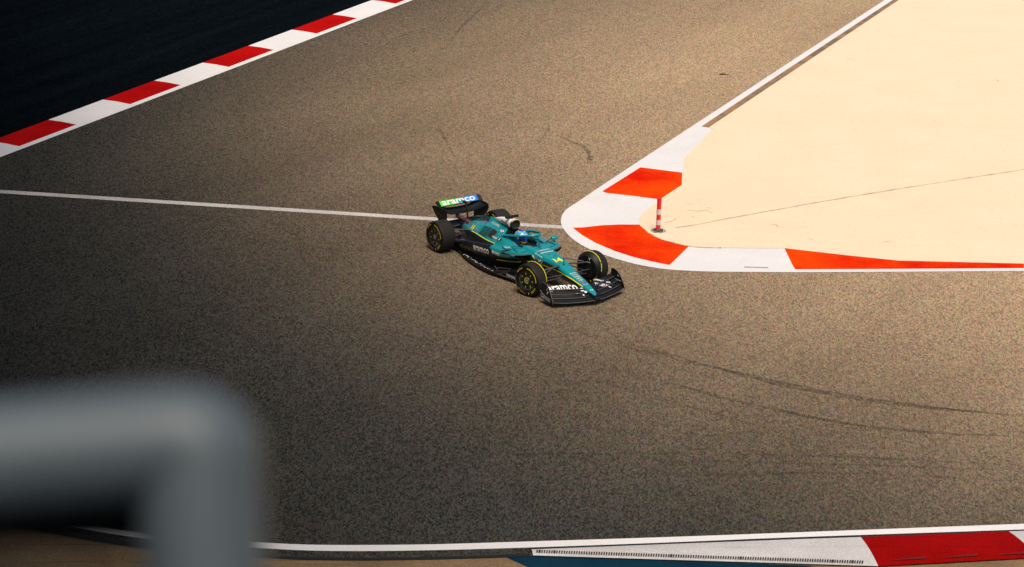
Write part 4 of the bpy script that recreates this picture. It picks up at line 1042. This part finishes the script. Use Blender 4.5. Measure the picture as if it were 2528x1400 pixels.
# ---- wheels
def wheel(name_x, s_, wdt, steer, front):
    """axle towards outside at local -y for s_=-1"""
    root = MB(); out = -1                                      # built with the outer face at local y<0
    hw = wdt/2; r_rim = .235
    prof = [(.0, -hw+.035), (.06, -hw+.03), (.07, -hw+.045), (.15, -hw+.055), (.20, -hw+.035), (.225, -hw+.02), (.235, -hw+.022)]
    root.lathe(prof, 0, 0, mf=lambda i: 1 if i in (0,) else 0)
    root.lathe([(.235, hw-.02), (.22, hw-.03), (.10, hw-.06), (.0, hw-.06)], 0, 0)
    wo = root.build('wheel', [m_cover, m_grey], car, smooth=30)
    wo.location = (name_x, s_*(1.0-hw), .36)
    wo.rotation_euler = (0, 0, R(steer) + (0 if s_ < 0 else math.pi))
    t = MB(); sh = .055
    tp = [(.233, -hw+.03), (.245, -hw+.010), (.27, -hw+.001), (.31, -hw), (.335, -hw+.010), (.350, -hw+.028), (.358, -hw+.055), (.361, -hw*.3), (.361, hw*.3), (.358, hw-.055), (.350, hw-.028), (.335, hw-.010), (.31, hw), (.27, hw-.001), (.245, hw-.010), (.233, hw-.03)]
    t.lathe(tp, 0, 0, n=72, mf=lambda i: 0 if 4 < i < 10 else 1)
    ty = t.build('tyre', [m_rub, m_rubs], wo, smooth=40)
    for face in (-1, 1):
        yb = (-hw-.004) if face < 0 else hw+.004; mirror = 1 if face < 0 else -1
        fn = lambda u, v, yb=yb: (u, yb, v)
        def mk(vf): return (np.array([(mirror*u, v) for u, v in vf[0]]), vf[1])
        for arc, mi_ in ((arc_ring(.281, .302, 4, 86), 0), (arc_ring(.278, .303, 113, 150), 1), (arc_ring(.296, .302, 168, 232), 1)):
            d = Decals(); d.put(mk(arc), fn, mi_); d.build('sidewall_stripe', [m_tyel, m_tor, m_carb], wo)
        for word, ac, hg, mi_, spread in (('P ZERO', -48, .042, 0, 54), ('PIRELLI', -112, .034, 1, 46), ('PIRELLI', 131, .016, 2, 30)):
            n_ = len(word); d = Decals()
            for k, ch in enumerate(word):
                if ch == ' ': continue
                top = ac > 0
                vf = text2d(ch, hg, .03, hg*.62 if ch != 'I' else hg*.2)
                a0 = R(ac + (spread*(.5-(k+.5)/n_) if top else spread*((k+.5)/n_-.5)))
                er = np.array([math.cos(a0), math.sin(a0)]); et = np.array([math.sin(a0), -math.cos(a0)])
                if not top: et = -et; er2 = -er
                else: er2 = er
                q = np.array([er*.290 + et*u + er2*v for u, v in vf[0]])
                y2 = yb + (-.002 if face < 0 else .002)*(mi_ == 2)
                d.put((np.array([(mirror*u, v) for u, v in q]), vf[1]), lambda u, v, y2=y2: (u, y2, v), mi_)
            d.build('sidewall_lettering', [m_tyel, m_tor, m_carb], wo, join=True)
    hb = Decals(); ph = 20 if front else 10
    for k in range(7):
        a = R(ph+k*360/7+32); ca, sa = math.cos(a), math.sin(a)
        hb.put((np.array([(r_*ca-w_*sa, r_*sa+w_*ca) for r_, w_ in ((.135, -.009), (.175, -.007), (.175, .007), (.135, .009))]), [(0, 1, 2, 3)]), lambda u, v: (u, -hw+.034, v), 0)
    if front: hb.put(arc_ring(.058, .070, 60, 305), lambda u, v: (u, -hw+.028, v), 0)
    hb.put(arc_ring(.195, .200, 150, 330), lambda u, v: (u, -hw+.022, v), 1)
    hb.put(arc_ring(.0, .022, 0, 360), lambda u, v: (u, -hw+.030, v), 1)
    hb.build('cover_marking', [m_lime, m_dgrey], wo, join=True)
    return wo
wFR = wheel(0, -1, .315, 13, True); wFL = wheel(0, 1, .315, 13, True); wRR = wheel(-3.6, -1, .39, 0, False); wRL = wheel(-3.6, 1, .39, 0, False)
# steered wheels turn about their contact centre; inner drums and over-wheel fairings
for s_, wd_, nx, st_ in ((-1, .315, 0, 13), (1, .315, 0, 13), (-1, .39, -3.6, 0), (1, .39, -3.6, 0)):
    mb = MB(); hw = wd_/2
    mb.lathe([(.0, hw+.035), (.16, hw+.04), (.22, hw+.02), (.235, hw-.02)], 0, 0)
    if nx == 0:
        # curved fairing hugging the inner shoulder of the tyre
        ra = []
        for i in range(25):
            a = R(150-i*165/24); wv = .5*(1+math.cos(R(150-i*165/24)-R(75)))
            ro = .30+.078*wv; yo = hw+.012-.075*wv
            ra.append([(.20*math.cos(a), hw+.045, .20*math.sin(a)), (.29*math.cos(a), hw+.05, .29*math.sin(a)), (ro*math.cos(a), yo+.03, ro*math.sin(a)), ((ro+.004)*math.cos(a), yo, (ro+.004)*math.sin(a)), (.30*math.cos(a), hw+.022, .30*math.sin(a)), (.20*math.cos(a), hw+.03, .20*math.sin(a))])
        if s_ > 0: ra = [[(-x_, y_, z_) for x_, y_, z_ in r_] for r_ in ra]
        mb.loft(ra, 0)
    fo = mb.build('wheel_fairing' if nx == 0 else 'brake_drum', m_carb, car, smooth=40)
    fo.location = (nx, s_*(1.0-hw), .36); fo.rotation_euler = (0, 0, R(st_)+(0 if s_ < 0 else math.pi))
    if nx == 0:
        mb = MB(); pl = []
        for i in range(22):
            a = R(118-i*118/21); wv = .5*(1+math.cos(a-R(75))); ro = .30+.078*wv; yo = hw+.012-.075*wv
            pl.append(((-1 if s_ > 0 else 1)*(ro+.006)*math.cos(a), yo-.002, (ro+.006)*math.sin(a)))
        mb.tube(pl, .0085, 6); so = mb.build('stripe', m_dyel, fo)
        d = Decals(); vf = text2d('Y', .07, .02); mx_ = -1 if s_ > 0 else 1
        d.put(vf, lambda u, v: (mx_*(.08)+u*mx_, hw+.056, .24+v), 0); vf = text2d('Honda', .03, .02, .10); d.put(vf, lambda u, v: (mx_*(.06)+u*mx_, hw+.056, .17+v), 0)
        d.build('lettering', [m_dwhite], fo)

# ------------------------------------------------------------------ driver
dM = Matrix.Translation((CX, CY, 0)) @ Matrix.Rotation(CYAW, 4, 'Z')
drv_loc = dM @ Vector((-1.62, 0, .36))
person = empty('person', drv_loc, CYAW)
tag(person, 'driver in a blue, yellow and red helmet seated in the racing car cockpit', 'person')
def skin_body(name, verts, edges, m, parent, root=0, sub=1):
    me = bpy.data.meshes.new(name); me.from_pydata([v[:3] for v in verts], edges, []); o = bpy.data.objects.new(name, me); C.objects.link(o)
    md = o.modifiers.new('skin', 'SKIN'); sk = me.skin_vertices[0].data if me.skin_vertices else None
    if sk is None:
        bm = bmesh.new(); bm.from_mesh(me); bm.verts.layers.skin.verify(); bm.to_mesh(me); bm.free(); sk = me.skin_vertices[0].data
    for i, v in enumerate(verts): sk[i].radius = (v[3], v[3]); sk[i].use_root = (i == root)
    s2 = o.modifiers.new('sub', 'SUBSURF'); s2.levels = sub; s2.render_levels = sub
    me.materials.append(m); o.parent = parent
    return o
ob = lambda x_, y_, z_: (x_+1.62, y_, z_-.36)
V = [(*ob(-1.66, 0, .44), .14), (*ob(-1.72, 0, .56), .10), (*ob(-1.66, 0, .62), .055), (*ob(-1.63, 0, .68), .05)]
E_ = [(0, 1), (1, 2), (2, 3)]
V.append((*ob(-1.52, 0, .42), .12)); E_.append((0, 4))
for s_ in (-1, 1):
    b0 = len(V)
    V += [(*ob(-1.64, s_*.15, .55), .06), (*ob(-1.42, s_*.19, .47), .045), (*ob(-1.16, s_*.145, .59), .032), (*ob(-1.10, s_*.14, .62), .03)]
    E_ += [(1, b0), (b0, b0+1), (b0+1, b0+2), (b0+2, b0+3)]
    for q in range(4):
        f0 = len(V); dz = .028-.018*q
        V += [(*ob(-1.065, s_*.145, .62+dz), .0095), (*ob(-1.045, s_*.12, .622+dz), .009), (*ob(-1.062, s_*.105, .62+dz), .008)]
        E_ += [(b0+3, f0), (f0, f0+1), (f0+1, f0+2)]
    f0 = len(V); V += [(*ob(-1.085, s_*.115, .652), .010), (*ob(-1.062, s_*.105, .665), .009)]; E_ += [(b0+3, f0), (f0, f0+1)]
    b1 = len(V); V += [(*ob(-1.20, s_*.10, .42), .06)]; E_ += [(4, b1)]
skin_body('body', V, E_, mat('racing_suit', (.0, .05, .055), .8, noise=(20, (.0, .035, .04), .2)), person)
# helmet
m_hb = mat('helmet_light_blue', (.04, .42, .78), .2, coat=.8); m_hd = mat('helmet_blue', (.01, .07, .62), .2, coat=.8); m_hy = mat('helmet_yellow', (.92, .70, .02), .2, coat=.8)
m_hr = mat('helmet_red', (.85, .05, .01), .2, coat=.8); m_hv = mat('visor', (.01, .03, .16), .06, .3, coat=1)
mb = MB(); nl, nt_ = 84, 96; vs = []; fs = []; ms = []
def hpt(th, ph):     # th from top, ph around (0 = front)
    rx = .165 if math.cos(ph) > 0 else .158; z_ = math.cos(th); r_ = math.sin(th)
    x_ = r_*math.cos(ph)*rx; y_ = r_*math.sin(ph)*.136; zz = z_*(.15 if z_ > 0 else .165)
    if z_ < 0 and math.cos(ph) > 0: x_ += .03*(-z_)*math.cos(ph)*r_*2
    if zz < -.125: zz = -.125-(-.125-zz)*.2
    return (x_, y_, zz)
for i in range(nl+1):
    for k in range(nt_): vs.append(hpt(math.pi*i/nl, 2*math.pi*k/nt_))
for i in range(nl):
    for k in range(nt_):
        k2 = (k+1) % nt_; fs.append((i*nt_+k, i*nt_+k2, (i+1)*nt_+k2, (i+1)*nt_+k))
        a = hpt(math.pi*(i+.5)/nl, 2*math.pi*(k+.5)/nt_); ph = (k+.5)/nt_*360; ph = ph if ph < 180 else ph-360
        z_ = a[2]; f_ = a[0]; sd_ = abs(ph)
        rr = math.hypot(a[0]+.01, a[1]*1.1)
        line = .035 + (-f_)*.16 - (.9*(f_-.02) if f_ > .02 else 0)*.5
        if z_ > 0 and rr < .066: c_ = 1
        elif z_ > 0 and rr < .078: c_ = 2
        elif -.055 < z_ < .05 and sd_ < 66: c_ = 4 if sd_ > 12 else 1
        elif z_ > line+.012 and (f_ > -.075 or z_ > .105): c_ = 0
        elif z_ > line+.012: c_ = 2 if int((z_-f_*.9)/.020) % 2 == 0 else 3
        elif z_ > line-.012: c_ = 2
        elif z_ > line-.035 and f_ < .03: c_ = 3
        elif z_ <= -.055 and sd_ < 62: c_ = 2
        elif z_ > -.105 and sd_ < 125: c_ = 1 if z_ > line-.075 else 0
        else: c_ = 2
        ms.append(c_)
mb.add(vs, fs, ms)
hel = mb.build('helmet', [m_hb, m_hd, m_hy, m_hr, m_hv], person, smooth=60)
hel.location = ob(-1.57, 0, .765); hel.rotation_euler = (0, R(8), R(6)); hel.scale = (1.06, 1.06, 1.03)
